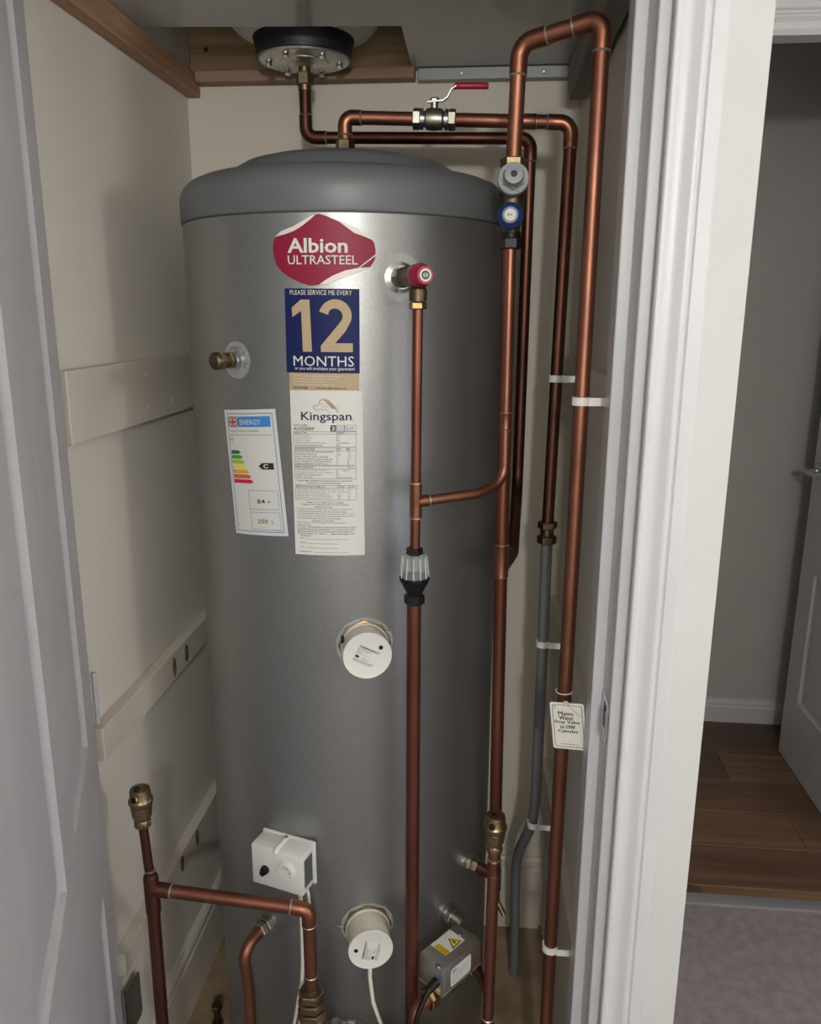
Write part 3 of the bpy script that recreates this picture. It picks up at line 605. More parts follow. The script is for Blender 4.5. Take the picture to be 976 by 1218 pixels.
# two immersion heater covers
def heater(z, rout, rot, label, cable=False):
    p, dr = radial(13.8, z, CR); h = thing('immersion_heater', label, 'immersion heater', p)
    fd = film_disc('clear_disc', 13.8, z, .03, .046, tank)
    f = rframe(13.8, z, CR-.004); L_ = rout-CR+.004
    link('brass_collar', hexnut(BM(), .0425, 0, .010, f, 8), M['brass'], h)
    cv = link('cover', lathe(BM(), [(.0385, .008), (.0385, .012), (.037, .013), (.0365, L_-.006), (.0378, L_-.005), (.0382, L_-.003), (0, L_-.003)], f, 56), M['cream_plastic'], h)
    link('face', lathe(BM(), [(.0383, L_-.0035), (.0385, L_-.001), (.0376, L_+.0003), (.036, L_-.0004), (0, L_-.0004)], f, 56), M['white_plastic'], h)
    c, s = math.cos(R(rot)), math.sin(R(rot))
    def g(off): return lambda x, y: f @ Vector((x*c-y*s, x*s+y*c, L_+off))
    lb = link('maker_label', rect(BM(), -.020, -.016, .017, .013, g(.0000)), M['paper'], h, smooth=0)
    t = BM(); heavy(t, 'THERMOWATT', -.019, .0085, .0155, .0122, g(.0004), .0004)
    for i, s_ in enumerate(('IMMERSION HEATER 3kW 240V~', 'TYPE  RDT  L. 355mm', 'INCOLOY', 'Before removing cover')): text(t, s_, -.019, .0055-i*.0026, -.019+(.024, .019, .008, .021)[i], .0073-i*.0026, g(.0004))
    text(t, 'CE', -.006, -.0085, -.001, -.0045, g(.0004)); text(t, 'IP21', .001, -.0082, .005, -.0065, g(.0004)); rect(t, -.018, -.0085, -.0115, -.0045, g(.0004))
    text(t, 'WARNING: THIS HEATER MUST BE EARTHED', -.019, -.0125, .0145, -.0108, g(.0004), .02); text(t, 'DISCONNECT FROM MAINS BEFORE OPENING', -.019, -.0153, .010, -.0137, g(.0004))
    link('print', t, M['ink'], h, smooth=0)
    link('screw_hole', lathe(BM(), [(.0035, L_-.0002), (.0035, L_+.0004), (0, L_+.0004)], f @ Matrix.Translation((.013*c-.021*s if not cable else -.025, .013*s+.021*c if not cable else .0015, 0)), 14), M['black'], h)
    link('spring_clip', tube(BM(), [f @ Vector(q) for q in ((-.040, .004, .006), (-.047, .004, .006), (-.052, .005, .004))] if cable else [f @ Vector(q) for q in ((.036, .022, .005), (.042, .016, .005), (.045, .003, .005))], .001 if cable else .0016, 8), M['nickel'] if cable else M['clear_plastic'], h)
    if not cable: link('cable_slot', box(BM(), (-.0385, .010, .014), (-.034, .022, .020), .0005, f), M['black'], h)
    else:
        q = f @ Vector((0, -.034, L_-.012))
        link('flex', tube(BM(), fillet([q, q+Vector((.0, -.004, -.03)), q+Vector((.006, -.01, -.075)), q+Vector((.022, -.012, -.125)), q+Vector((.04, -.012, -.20)), q+Vector((.05, .0, -.438))], .06), .0036, 12), M['cable_white'], h)
    return h
heater(1.010, .321, -27, 'white round immersion heater cover halfway up the cylinder')
heater(.477, .333, 78, 'white round immersion heater cover low on the cylinder with a flex', True)

# cylinder thermostat
p, dr = radial(-14.5, .611, CR+.002); th_o = thing('cylinder_thermostat', 'white square cylinder thermostat with dial and black button', 'thermostat', (p.x, p.y, .573))
tf = frame(p, (-math.sin(R(17)), -math.cos(R(17)), 0), (math.cos(R(17)), -math.sin(R(17)), 0))
tf = Matrix((Vector((math.cos(R(17)), -math.sin(R(17)), 0)), Vector((0, 0, 1)), Vector((-math.sin(R(17)), -math.cos(R(17)), 0)))).transposed().to_4x4(); tf.translation = p
a, b = .0495, .038
prism_poly = [(-a, b-.001), (-a, -b+.005), (-a+.005, -b), (a-.010, -b-.000), (a-.0, -b+.0), (a, b)]
case = BM(); box(case, (-a, -b, .002), (a, b, .043), .0025, tf, 2)
link('case', case, M['white_plastic'], th_o)
link('back_plate', box(BM(), (-a-.001, -b-.003, -.002), (a+.0025, b+.0022, .004), .001, tf), M['white_plastic'], th_o)
link('spine', box(tube(BM(), [tf @ Vector((-.0005, b, .006)), tf @ Vector((-.0005, b, .041)), tf @ Vector((-.0005, b-.005, .0445))], .0045, 12), (-.003, b, .006), (.003, b+.002, .012), .0005, tf), M['white_plastic'], th_o)
link('spine_screw', lathe(BM(), [(.0028, 0), (.0028, .0015), (0, .0015)], tf @ Matrix.Translation((.001, b+.004, .010)) @ Matrix.Rotation(R(-90), 4, 'X'), 12), M['nickel'], th_o)
link('reset_button', lathe(lathe(BM(), [(.0078, .043), (.0078, .046), (.0066, .0505), (.0, .0515)], tf @ Matrix.Translation((-.0225, -.005, 0)), 24), [(.005, .049), (.005, .053), (0, .0535)], tf @ Matrix.Translation((-.0235, -.0075, 0)), 16), M['black'], th_o)
dm = tf @ Matrix.Translation((.0195, .0055, 0))
di = link('dial', lathe(BM(), [(.0175, .043), (.0175, .0442), (.0165, .0450), (.0155, .0446), (.0150, .0446), (.0145, .0485), (.0135, .0495), (0, .0495)], dm, 40), M['white_plastic'], th_o)
t_ = BM()
for k in range(13):
    aa = R(-40+k*12); t_0 = frame(dm @ Vector((0, 0, .0497)), tf.to_3x3() @ Vector((0, 0, 1)), tf.to_3x3() @ Vector((math.cos(aa), math.sin(aa), 0)))
    rect(t_, .0112, -.00025, .0130, .00025, lambda x, y: t_0 @ Vector((x, y, 0)))
for aa, s in ((110, '60'), (60, '70'), (5, '80')):
    x, y = .0085*math.cos(R(aa)), .0085*math.sin(R(aa)); text(t_, s, x-.002, y-.0014, x+.002, y+.0014, lambda x, y: dm @ Vector((x, y, .0497)), .03)
text(t_, '25', -.001, -.0045, .0015, -.003, lambda x, y: dm @ Vector((x, y, .0497)), .02)
link('scale_marks', t_, M['ink'], di, smooth=0)
link('knurled_edge', lathe(BM(), [(.0165, .0435), (.0165, .0465), (.0145, .0470), (.0145, .0435)], dm, 60, ridge=lambda i: 1+.02*(i % 2), capped=False), M['white_plastic'], di)
link('side_panel', box(BM(), (a-.0005, -b+.012, .010), (a+.0006, b-.012, .036), 0, tf), mat('pp', '54565A', .35), th_o)

# ================================================================== PIPEWORK
def ring(bm, p, d_, r, L_=.004): return lathe(bm, [(r, -L_/2), (r*1.0, L_/2)], frame(p, d_), 20)
def sleeve(par, p, d_, r, L_, name='coupling', m='copper_elbow'):
    """soldered socket: a slightly wider tube with rolled ends"""
    e = .0012
    o = link(name, lathe(BM(), [(r, -L_/2), (r+e, -L_/2+.0006), (r+e*1.5, -L_/2+.0018), (r+e, -L_/2+.004), (r+e, L_/2-.004), (r+e*1.5, L_/2-.0018), (r+e, L_/2-.0006), (r, L_/2)], frame(p, d_), 24), M[m], par)
    link('solder_ring', lathe(BM(), [(r, -L_/2-.0012), (r+.0013, -L_/2-.0004), (r+.0013, -L_/2+.0002)], frame(p, d_), 20), M['solder'], o)
    link('solder_ring', lathe(BM(), [(r+.0013, L_/2-.0002), (r+.0013, L_/2+.0004), (r, L_/2+.0012)], frame(p, d_), 20), M['solder'], o)
    return o
def elbow(par, p, din, dout, r, bend=.022, sock=.018, m='copper_elbow'):
    """elbow fitting at corner p; din points back along the incoming pipe, dout along the outgoing pipe"""
    p = Vector(p); din = Vector(din).normalized(); dout = Vector(dout).normalized(); e = .0013; t = bend+sock
    pts = fillet([p+din*t, p, p+dout*t], bend, 8)
    rr = [r+e]*len(pts); pts = [p+din*(t+.0001)]+pts+[p+dout*(t+.0001)]; rr = [r]+rr+[r]
    o = link('elbow', tube(BM(), pts, rr, 20), M[m], par)
    for q in (din, dout):
        link('solder_ring', lathe(BM(), [(r+e, -.001), (r+e+.0006, 0), (r+.0004, .0016)], frame(p+q*(t-.0005), q), 20), M['solder'], o)
    return o
def unit(a, b): return (Vector(b)-Vector(a)).normalized()

def seg(par, a, b, r, m, ta=0., tb=0.):
    a, b = Vector(a), Vector(b); d_ = (b-a).normalized()
    return link('pipe', tube(BM(), [a+d_*ta, b-d_*tb], r, 20), M[m], par)
# tall right-hand pipe that turns over at the top and drops to the valve group
A0, A1, A2, A3 = Vector((.137, 1.2, .0)), Vector((.1405, 1.2, 1.904)), Vector((.0345, 1.243, 1.888)), Vector((.031, 1.243, 1.728))
tall = thing('tall_copper_pipe', 'tallest copper pipe beside the door frame, looping over to the grey-capped valve', 'pipe', A0)
seg(tall, A0, A1, .011, 'copper', 0, .03)
seg(tall, A1, A2, .011, 'copper', .03, .03)
seg(tall, A2, A3, .011, 'copper', .03, 0)
elbow(tall, A1, A0-A1, A2-A1, .011); elbow(tall, A2, A1-A2, A3-A2, .011)

# inlet valve group
vg = thing('pressure_valve', 'grey-capped pressure valve with a blue relief knob beneath', 'valve', (.031, 1.243, 1.62))
vz = frame((.031, 1.243, 0), (0, 0, 1))
link('body', lathe(lathe(BM(), [(.011, 1.636), (.0125, 1.638), (.0125, 1.65), (.0165, 1.655), (.0175, 1.69), (.0175, 1.722), (.013, 1.728), (.013, 1.736)], vz, 28), [(.019, 0), (.019, .03)], frame((.031, 1.243, 1.706), (0, -1, .12)), 28), M['brass_dull'], vg)
link('inlet_nut', hexnut(BM(), .0185, 1.728, 1.742, vz), M['brass'], vg)
gf = frame((.031, 1.218, 1.709), (0, -1, .10))
gc = link('grey_cap', lathe(lathe(hexnut(BM(), .0165, .008, .017, gf), [(.0215, 0), (.0222, .002), (.0222, .008), (.021, .0105), (0, .0105)], gf, 40), [(.0135, .012), (.0135, .030), (.0125, .0335), (.0045, .0345), (.0042, .030), (0, .030)], gf, 32), M['grey_plastic'], vg)
link('cap_hole', lathe(BM(), [(.0042, .0302), (0, .0302)], gf, 20, capped=False), M['black'], gc)
link('pin_hole', lathe(BM(), [(.0009, .0106), (.0009, .0108), (0, .0108)], gf @ Matrix.Translation((-.0175, -.007, 0)), 10), M['black'], gc)
bf = frame((.029, 1.218, 1.661), (-.05, -1, .02))
bc = link('blue_cap', lathe(BM(), [(.011, -.012), (.011, 0), (.0178, .002), (.0186, .006), (.0178, .011), (.0115, .017), (.0112, .0195), (0, .0195)], bf, 40, ridge=None), M['blue'], vg)
link('badge', lathe(BM(), [(.0082, .0195), (.0082, .0201), (0, .0201)], bf, 28), M['paper'], bc)
t_ = BM()
for s, q in (('E', (-.0035, -.0016, -.0008, .0016)), ('•', (.0006, -.0012, .0026, .0012))):
    text(t_, s, *q, lambda x, y: bf @ Vector((-y, x, .0204)) if False else (bf @ Matrix.Rotation(R(90), 4, 'Z')).inverted_safe().inverted_safe() @ Vector((-x, -y, .0204)), .03)
link('badge_mark', t_, M['ink'], bc, smooth=0)
link('black_nut', hexnut(lathe(BM(), [(.0145, 1.634), (.0145, 1.642)], vz, 24), .0158, 1.619, 1.634, vz, 6), M['black'], vg)

# narrow 15 mm discharge pipe with swept bend into the tundish pipe
dp = thing('discharge_pipe', 'thin copper pipe below the blue knob, bending across to the tundish pipe', 'pipe', (.031, 1.243, 1.26))
pts = fillet([(.031, 1.243, 1.628), (.033, 1.243, 1.272), (-.010, 1.205, 1.262), (-.0975, 1.161, 1.257)], [.055, .02], 12)
link('pipe', tube(BM(), pts, .0075, 18), M['copper'], dp)
sleeve(dp, (.0325, 1.243, 1.368), (0, 0, 1), .0075, .026)
# tundish run
tu = thing('tundish_pipe', 'copper pipe in front of the cylinder with the tundish in it', 'pipe', (-.099, 1.16, 0))
link('pipe', tube(BM(), [(-.0967, 1.16, 1.545), (-.0985, 1.16, 1.176)], .0075, 18), M['copper_red'], tu)
link('pipe', tube(BM(), [(-.0995, 1.16, 1.112), (-.0995, 1.16, .0)], .011, 20), M['copper_red'], tu)
te = link('tee', lathe(lathe(BM(), [(.0078, 1.233), (.0090, 1.234), (.0090, 1.285), (.0078, 1.286)], frame((-.0978, 1.16, 0), (0, 0, 1)), 24), [(.0088, 0), (.0088, .020), (.0078, .021)], frame((-.0978, 1.16, 1.2575), (.86, .44, .04)), 24), M['copper_elbow'], tu)
for pr_, fr_ in (([(.0094, 1.285), (.0094, 1.2868)], frame((-.0978, 1.16, 0), (0, 0, 1))), ([(.0094, 1.2322), (.0094, 1.234)], frame((-.0978, 1.16, 0), (0, 0, 1))), ([(.0092, .0198), (.0092, .0213)], frame((-.0978, 1.16, 1.2575), (.86, .44, .04)))):
    link('solder_ring', lathe(BM(), pr_, fr_, 20), M['solder'], te)
td = thing('tundish', 'clear ribbed tundish with black funnel and nuts', 'tundish', (-.099, 1.16, 1.095))
tz = frame((-.099, 1.16, 0), (0, 0, 1))
link('top_nut', hexnut(BM(), .0125, 1.176, 1.187, tz), M['black'], td)
cg = BM()
lathe(cg, [(.010, 1.178), (.0175, 1.176), (.0185, 1.171), (.0205, 1.143), (.0225, 1.139)], tz, 32, capped=False)
link('clear_cage', cg, M['cage_wall'], td)
for k in range(12):
    aa = 2*math.pi*k/12; c, s = math.cos(aa), math.sin(aa)
    link('rib', tube(BM(), [(-.099+.0185*c, 1.16+.0185*s, 1.174), (-.099+.0215*c, 1.16+.0215*s, 1.141)], .0012, 6), M['clear_plastic'], td)
link('inner_spout', lathe(BM(), [(.006, 1.178), (.0055, 1.155), (.0045, 1.154)], tz, 20), M['grey_plastic'], td)
link('funnel', lathe(BM(), [(.0225, 1.142), (.0232, 1.139), (.0225, 1.136), (.0125, 1.117), (.0115, 1.111)], tz, 32), M['black'], td)
link('bottom_nut', hexnut(BM(), .0158, 1.098, 1.113, tz), M['black'], td)

# cold feed (22 mm) close to the tank edge, with the vessel branch
cf = thing('cold_feed_pipe', 'copper pipe hugging the cylinder edge with a long tee at mid height', 'pipe', (.04, 1.3, .45))
Q0, Q1, Q2 = Vector((.030, 1.300, 1.685)), Vector((.034, 1.3, 1.10)), Vector((.041, 1.300, .455))
link('pipe', tube(BM(), [Q0, Q1], .011, 20), M['copper_red'], cf); link('pipe', tube(BM(), [Q1, Q2], .011, 20), M['copper_red'], cf)
link('pipe', tube(BM(), fillet([Q0-Vector((0, 0, .002)), Q0+Vector((0, 0, .014)), (.031, 1.262, 1.699)], .012), .0108, 18), M['copper_dark'], cf)
sleeve(cf, (.034, 1.3, 1.128), (0, 0, 1), .011, .056, 'tee')
p, dr = radial(60.1, .521, CR)
link('branch', tube(BM(), [p+dr*.01, (.0402, 1.3025, .518)], .011, 18), M['copper_dark'], cf)
sleeve(cf, (.0405, 1.3, .515), (0, 0, 1), .011, .050, 'tee', 'copper_dark')
f = rframe(60.1, .521, CR-.002)
bo = link('boss_nut', hexnut(hexnut(lathe(BM(), [(.019, 0), (.019, .004), (.0145, .006), (.0145, .01)], f, 24), .0165, .007, .014, f), .0158, .016, .026, f), M['nickel'], cf)
link('drain_spout', tube(BM(), [(.045, 1.298, .470), (.060, 1.286, .447)], [.0055, .0048], 12), M['brass'], cf)
link('clear_disc', film_disc('x', 60.1, .521, .02, .03, tank).data.copy() and BM() or BM(), M['clear_film'], tank) if False else None

# expansion vessel branch (22 mm) behind
V0, V1, V2 = Vector((-.355, 1.655, 1.95)), Vector((-.355, 1.655, 1.853)), Vector((.0725, 1.655, 1.846))
vp = thing('vessel_pipe', 'dark copper pipe from the expansion vessel, running behind to the tee', 'pipe', V0)
seg(vp, V0, V1, .011, 'copper_dark', 0, .03); seg(vp, V1, V2, .011, 'copper_dark', .03, .03)
pts = fillet([V2, (.0715, 1.655, 1.135), (.060, 1.50, .99), (.036, 1.31, .985)], [.09, .07], 12) if False else fillet([V2, (.071, 1.655, 1.16), (.060, 1.45, 1.05), (.036, 1.302, 1.045)], [.08, .07], 12)
pts = fillet([V2, (.071, 1.655, 1.19), (.064, 1.55, 1.06), (.036, 1.302, 1.118)], [.07, .05], 12) if False else fillet([V2-Vector((0, 0, .03)), (.0715, 1.655, 1.175), (.058, 1.44, 1.10), (.036, 1.302, 1.115)], [.07, .07], 12)
link('pipe', tube(BM(), pts, .011, 20), M['copper_dark'], vp)
elbow(vp, V1, V0-V1, V2-V1, .011, m='copper_dark'); elbow(vp, V2, V1-V2, (0, 0, -1), .011, m='copper_dark')

# hot outlet from the dome through the ball valve
H0, H1, H2, H3 = Vector((CX, CY, 1.79)), Vector((CX, CY, 1.8475)), Vector((.130, CY, 1.834)), Vector((.1215, CY, 1.135))
ho = thing('hot_outlet_pipe', 'copper pipe from the dome through the red-handled valve to the wall', 'pipe', H0)
seg(ho, H0, H1, .011, 'copper', 0, .024)
seg(ho, H1, H1.lerp(H2, .345), .011, 'copper', .024, 0); seg(ho, H1.lerp(H2, .455), H2, .011, 'copper', 0, .03)
seg(ho, H2, H3, .011, 'copper_dark', .03, 0)
elbow(ho, H1, H0-H1, H2-H1, .011, .018, .010); elbow(ho, H2, H1-H2, H3-H2, .011)
sleeve(ho, H1.lerp(H2, .80), H2-H1, .011, .035)
link('outlet_nut', hexnut(lathe(BM(), [(.016, 1.772), (.016, 1.795)], frame((CX, CY, 0), (0, 0, 1)), 24), .0165, 1.795, 1.812, frame((CX, CY, 0), (0, 0, 1))), M['brass_dull'], ho)
# brass coupling then grey pipe down to the floor
uf = frame((.1213, CY, 0), (0, 0, 1))
uc = tag(link('compression_coupling', hexnut(hexnut(lathe(BM(), [(.0125, 1.118), (.0125, 1.150)], uf, 20), .0178, 1.141, 1.154, uf), .0182, 1.112, 1.127, uf), M['brass_dull']), 'brass compression coupling joining dark copper to the grey pipe', 'pipe fitting')
G = [(.1215, CY, 1.118), (.1235, CY, .90), (.1235, 1.475, .52), (.096, 1.595, .345), (.105, 1.625, .001)]
gp = thing('grey_pipe', 'grey pipe by the far corner, kinked near the floor', 'pipe', G[-1])
link('pipe', tube(BM(), fillet(G, [.5, .22, .25], 12), .0108, 20), M['grey_pipe'], gp)
t_ = BM(); 
def gpf(x, y): a = R(-70)+x/.011; return Vector((.1216+.01125*math.cos(a), CY+.01125*math.sin(a), 1.06+y))
for i in range(6): text(t_, 'JG 22mm'[i:i+2].strip() or 'x', -.0025, .035-i*.014, .001, .043-i*.014, gpf)
link('stamping', t_, M['ink'], gp, smooth=0)

# ball valve
K = H1.lerp(H2, .40); ax = unit(H1, H2); kf = frame(K, ax, (0, 0, 1))
bv = thing('ball_valve', 'nickel ball valve with a red lever above the cylinder', 'valve', K-Vector((0, 0, .02)))
link('body', lathe(BM(), [(.0125, -.026), (.0125, -.016), (.0165, -.013), (.0178, -.004), (.0178, .004), (.0165, .013), (.0125, .016), (.0125, .026)], kf, 28), M['nickel'], bv)
link('nut', hexnut(BM(), .0172, -.036, -.023, kf), M['nickel'], bv); link('nut', hexnut(BM(), .0172, .023, .036, kf), M['nickel'], bv)
link('ring', lathe(BM(), [(.0165, -.0225), (.0165, -.018)], kf, 24), M['chrome'], bv); link('ring', lathe(BM(), [(.0165, .018), (.0165, .0225)], kf, 24), M['chrome'], bv)
link('stem', hexnut(lathe(BM(), [(.0065, .012), (.0065, .026), (.0045, .026), (.0045, .034)], frame(K, (0, 0, 1)), 16), .0075, .027, .033, frame(K, (0, 0, 1))), M['nickel'], bv)
lev = BM()
LP_ = [(-.012, 0, .026), (.014, 0, .028), (.022, 0, .0335), (.028, 0, .045), (.036, 0, .0500)]
def strip(bm, pts, w_, t): 
    pr = []
    for i, p_ in enumerate(pts):
        d_ = (Vector(pts[min(i+1, len(pts)-1)])-Vector(pts[max(i-1, 0)])).normalized(); n_ = Vector((-d_.z, 0, d_.x))
        pr.append([bm.verts.new(K+Vector(p_)+Vector((0, sy*w_/2, 0))+n_*sz*t/2) for sy, sz in ((-1, -1), (1, -1), (1, 1), (-1, 1))])
    for a_, b_ in zip(pr, pr[1:]):
        for i in range(4): bm.faces.new((a_[i], a_[(i+1) % 4], b_[(i+1) % 4], b_[i]))
    bm.faces.new(pr[0]); bm.faces.new(pr[-1]); return bm
lv = link('lever', strip(lev, LP_, .012, .002), M['chrome'], bv)
link('red_grip', tube(BM(), [K+Vector(q) for q in ((.031, 0, .0475), (.036, 0, .0505), (.040, 0, .0505), (.086, 0, .0495), (.089, 0, .0494))], [.0035, .0052, .0054, .0054, .004], 12), M['red_grip'], lv)

# expansion vessel overhead
VX, VY = -.355, 1.655
ev = thing('expansion_vessel', 'white expansion vessel overhead with black ring and bolted flange', 'expansion vessel', (VX, VY, 1.98))
vf = frame((VX, VY, 0), (0, 0, 1))
link('shell', lathe(BM(), [(.085, 2.020), (.105, 2.028), (.128, 2.038), (.150, 2.056), (.165, 2.08), (.172, 2.12), (.172, 2.30), (.15, 2.36), (0, 2.38)], frame((VX-.005, VY-.035 if False else VY, 0), (0, 0, 1)), 64), M['white_plastic'], ev) if False else link('shell', lathe(BM(), [(.085, 2.020), (.106, 2.026), (.124, 2.034), (.138, 2.048), (.147, 2.07), (.151, 2.12), (.151, 2.25), (.12, 2.34), (0, 2.38)], vf, 64), M['white_plastic'], ev)
link('rubber_ring', lathe(BM(), [(.082, 1.988), (.0885, 1.989), (.0905, 2.006), (.0945, 2.021), (.092, 2.025), (.084, 2.026)], vf, 64), M['black_rubber'], ev)
link('flange_plate', lathe(BM(), [(.045, 1.9835), (.078, 1.9835), (.0835, 1.985), (.085, 1.988), (.083, 1.991), (0, 1.991)], vf, 64, capped=True), M['zinc'], ev)
link('flange_boss', lathe(BM(), [(.0, 1.975), (.018, 1.975), (.022, 1.9795), (.046, 1.982), (.047, 1.985)], vf, 40), M['zinc'], ev)
for k in range(6):
    aa = R(12+60*k); link('bolt', hexnut(lathe(BM(), [(.0075, 1.9815), (.0075, 1.984)], Matrix.Translation((VX+.066*math.cos(aa), VY+.066*math.sin(aa), 0)), 16), .0062, 1.9755, 1.982, Matrix.Translation((VX+.066*math.cos(aa), VY+.066*math.sin(aa), 0)), 6), M['chrome'], ev)
link('union_nut', hexnut(lathe(lathe(BM(), [(.0115, 1.965), (.0115, 1.978)], vf, 20), [(.0125, 1.935), (.0125, 1.95)], vf, 20), .0168, 1.944, 1.966, vf), M['brass'], ev)

# front pipe low on the left with air vent
P0, P1, P2, P3 = Vector((-.541, 1.13, .0)), Vector((-.5385, 1.13, .582)), Vector((-.270, 1.13, .5625)), Vector((-.269, 1.13, .408))
fp = thing('flow_pipe', 'copper pipe crossing low in front of the cylinder, air vent at its end', 'pipe', P0)
link('pipe', tube(BM(), [P0, P1], .011, 20), M['copper_dark'], fp)
seg(fp, P1, P2, .011, 'copper', 0, .024); seg(fp, P2, P3, .011, 'copper', .024, 0)
link('pipe', tube(BM(), [P1, (-.5445, 1.13, .705)], .0077, 16), M['copper_dark'], fp)
tt = link('tee', lathe(lathe(BM(), [(.0112, -.045), (.0125, -.044), (.0125, .022), (.0115, .026), (.0088, .028), (.0088, .036)], frame(P1, (-.005, 0, 1)), 24), [(.0122, .0), (.0125, .012), (.0125, .034), (.0112, .035)], frame(P1, P2-P1), 24), M['copper_dark'], fp)
link('solder_ring', lathe(BM(), [(.0130, .033), (.0130, .0352)], frame(P1, P2-P1), 20), M['solder'], tt)
link('solder_ring', lathe(BM(), [(.0092, .0355), (.0092, .037)], frame(P1, (-.005, 0, 1)), 20), M['solder'], tt)
elbow(fp, P2, P1-P2, P3-P2, .011, .018, .012)
link('solder_ring', lathe(BM(), [(.0115, 0), (.0122, .0006), (.0115, .0014)], frame((-.269, 1.13, .431), (0, 0, 1)), 20), M['solder'], fp)
def air_vent(x, y, z, label, turn=0):
    v = thing('air_vent', label, 'air vent', (x, y, z)); m0 = Matrix.Translation((x, y, z)) @ Matrix.Diagonal((1, 1, 1.15, 1))
    link('body', lathe(BM(), [(.0085, 0), (.0135, .001), (.0135, .008), (.0115, .011), (.0150, .016), (.0165, .034), (.0190, .0365), (.0198, .039), (.0198, .043), (.0172, .046), (.0168, .056), (.0155, .060), (.010, .0625), (0, .063)], m0, 36), M['brass'], v)
    link('hex', hexnut(BM(), .0142, .0, .009, m0), M['brass'], v)
    link('ribbed_band', lathe(BM(), [(.0155, .017), (.0172, .033)], m0, 48, ridge=lambda i: 1+.025*((i//2) % 2)), M['brass'], v)
    a = R(-100+turn); d_ = Vector((math.cos(a), math.sin(a), 0))
    link('vent_pin', lathe(lathe(BM(), [(.0048, .0585), (.0048, .0645), (.0038, .066), (0, .066)], m0 @ Matrix.Translation(d_*.0085), 14), [(.0055, .0575), (.0055, .0605)], m0 @ Matrix.Translation(d_*.0085), 14), M['black'], v)
    f = frame(Vector((x, y, z+.0575))+d_*.0155, d_+Vector((0, 0, .35)))
    o = link('vent_port', lathe(BM(), [(.0062, -.003), (.0068, .003), (.0054, .0045), (.0052, .002)], f, 18, capped=False), M['brass_bright'], v)
    link('port_plug', lathe(BM(), [(.0053, .0025), (0, .0036)], f, 16, capped=False), M['black'], o)
    return v
air_vent(-.5446, 1.13, .703, 'brass air vent topping the pipe beside the door')
air_vent(.036, 1.2, .645, 'brass air vent near the grey pipe, before the cylinder edge', -10)
# pipe under the second vent
W0, W1, W2 = Vector((.036, 1.2, .650)), Vector((.034, 1.2, .262)), Vector((-.06, 1.2, .245))
rp = thing('return_pipe', 'copper pipe under the air vent that stands by the cylinder edge', 'pipe', W1)
seg(rp, W0, W1, .0102, 'copper', 0, .03); seg(rp, W1, W2, .0102, 'copper', .03, .02)
elbow(rp, W1, W0-W1, W2-W1, .0102)
link('pipe', tube(BM(), fillet([W2+Vector((.02, 0, 0)), W2, (-.06, 1.2, .001)], .02), .0102, 18), M['copper'], rp)
sleeve(rp, (.0358, 1.2, .615), (0, 0, 1), .0102, .03)

# bent pipe with chrome nut
p, dr = radial(-25.6, .452, CR)
bp = thing('bent_copper_pipe', 'short bent copper pipe leaving the cylinder below the crossing pipe', 'pipe', (-.389, 1.17, 0))
f = rframe(-25.6, .452, CR-.002)
link('pipe', tube(BM(), fillet([p+dr*.012, p+dr*.068+Vector((-.0, 0, -.010)), (-.391, 1.165, .36), (-.392, 1.165, .001)], [.028, .05], 10), .0105, 20), M['copper'], bp)
link('boss_nut', hexnut(hexnut(lathe(BM(), [(.020, 0), (.020, .004), (.0145, .005), (.0145, .012)], f, 24), .0165, .006, .015, f), .0162, .018, .030, f), M['nickel'], bp)

# union under the crossing pipe, valve beside it and its thin pipe
uf = frame((-.2695, 1.13, 0), (0, 0, 1))
un = thing('pump_union', 'stacked brass union nuts under the crossing pipe', 'pipe fitting', (-.2695, 1.13, .3))
link('collar', lathe(BM(), [(.0125, .408), (.0135, .405), (.018, .403), (.018, .395)], uf, 28), M['brass_dull'], un)
for z0, z1, r_ in ((.385, .400, .0225), (.366, .381, .0235), (.338, .362, .0245)): link('nut', hexnut(BM(), r_, z0, z1, uf, 6), M['brass'], un)
link('body', lathe(BM(), [(.018, .10), (.021, .30), (.018, .34), (.018, .395)], uf, 28), M['black'], un)
link('stand_pipe', tube(BM(), [(-.2695, 1.13, .12), (-.2695, 1.13, .0)], .014, 18), M['copper_dark'], un)
hf = frame((-.2695, 1.13, .318), (1, .02, 0))
sv = thing('gate_valve', 'weathered nickel valve body low beside the union nuts', 'valve', (-.20, 1.13, .30))
link('body', lathe(BM(), [(.014, .02), (.016, .030), (.020, .033), (.021, .045), (.018, .049), (.016, .052), (.016, .060), (.0185, .062), (.0185, .075), (.014, .078), (.014, .088)], hf, 24), M['nickel'], sv)
link('nut', hexnut(BM(), .018, .076, .090, hf), M['nickel'], sv)
link('pipe', tube(BM(), fillet([(-.186, 1.132, .318), (-.06, 1.134, .316), (-.05, 1.13, .001)], .02), .0075, 14), M['copper_dark'], sv)

# motorised valve
bx = Vector((.62, .785, 0)).normalized(); by = Vector((0, 0, 1)).cross(bx)
C0 = Vector((-.0350, 1.176, .418))
mf = Matrix((bx, by, Vector((0, 0, 1)))).transposed().to_4x4(); mf.translation = C0
mv = thing('motorised_valve', 'motorised valve with silver box head, warning sticker and black cable', 'valve', (C0.x, C0.y, .36))
hd = link('actuator_head', box(BM(), (-.0485, -.0275, .0), (.0485, .0275, .052), .0018, mf, 2), M['steel'], mv)
link('base_plate', box(BM(), (-.049, -.028, -.003), (.055, .028, .0005), .0005, mf), M['steel'], mv)
link('end_flange', box(BM(), (.0487, -.0275, .0), (.0560, .0275, .044), .001, mf), mat('bronze_plate', '6A5148', .45, .7), mv)
link('cover_screw', lathe(BM(), [(.0045, .052), (.0045, .0532), (0, .0525)], mf @ Matrix.Translation((.034, .006, 0)), 14), M['chrome'], mv)
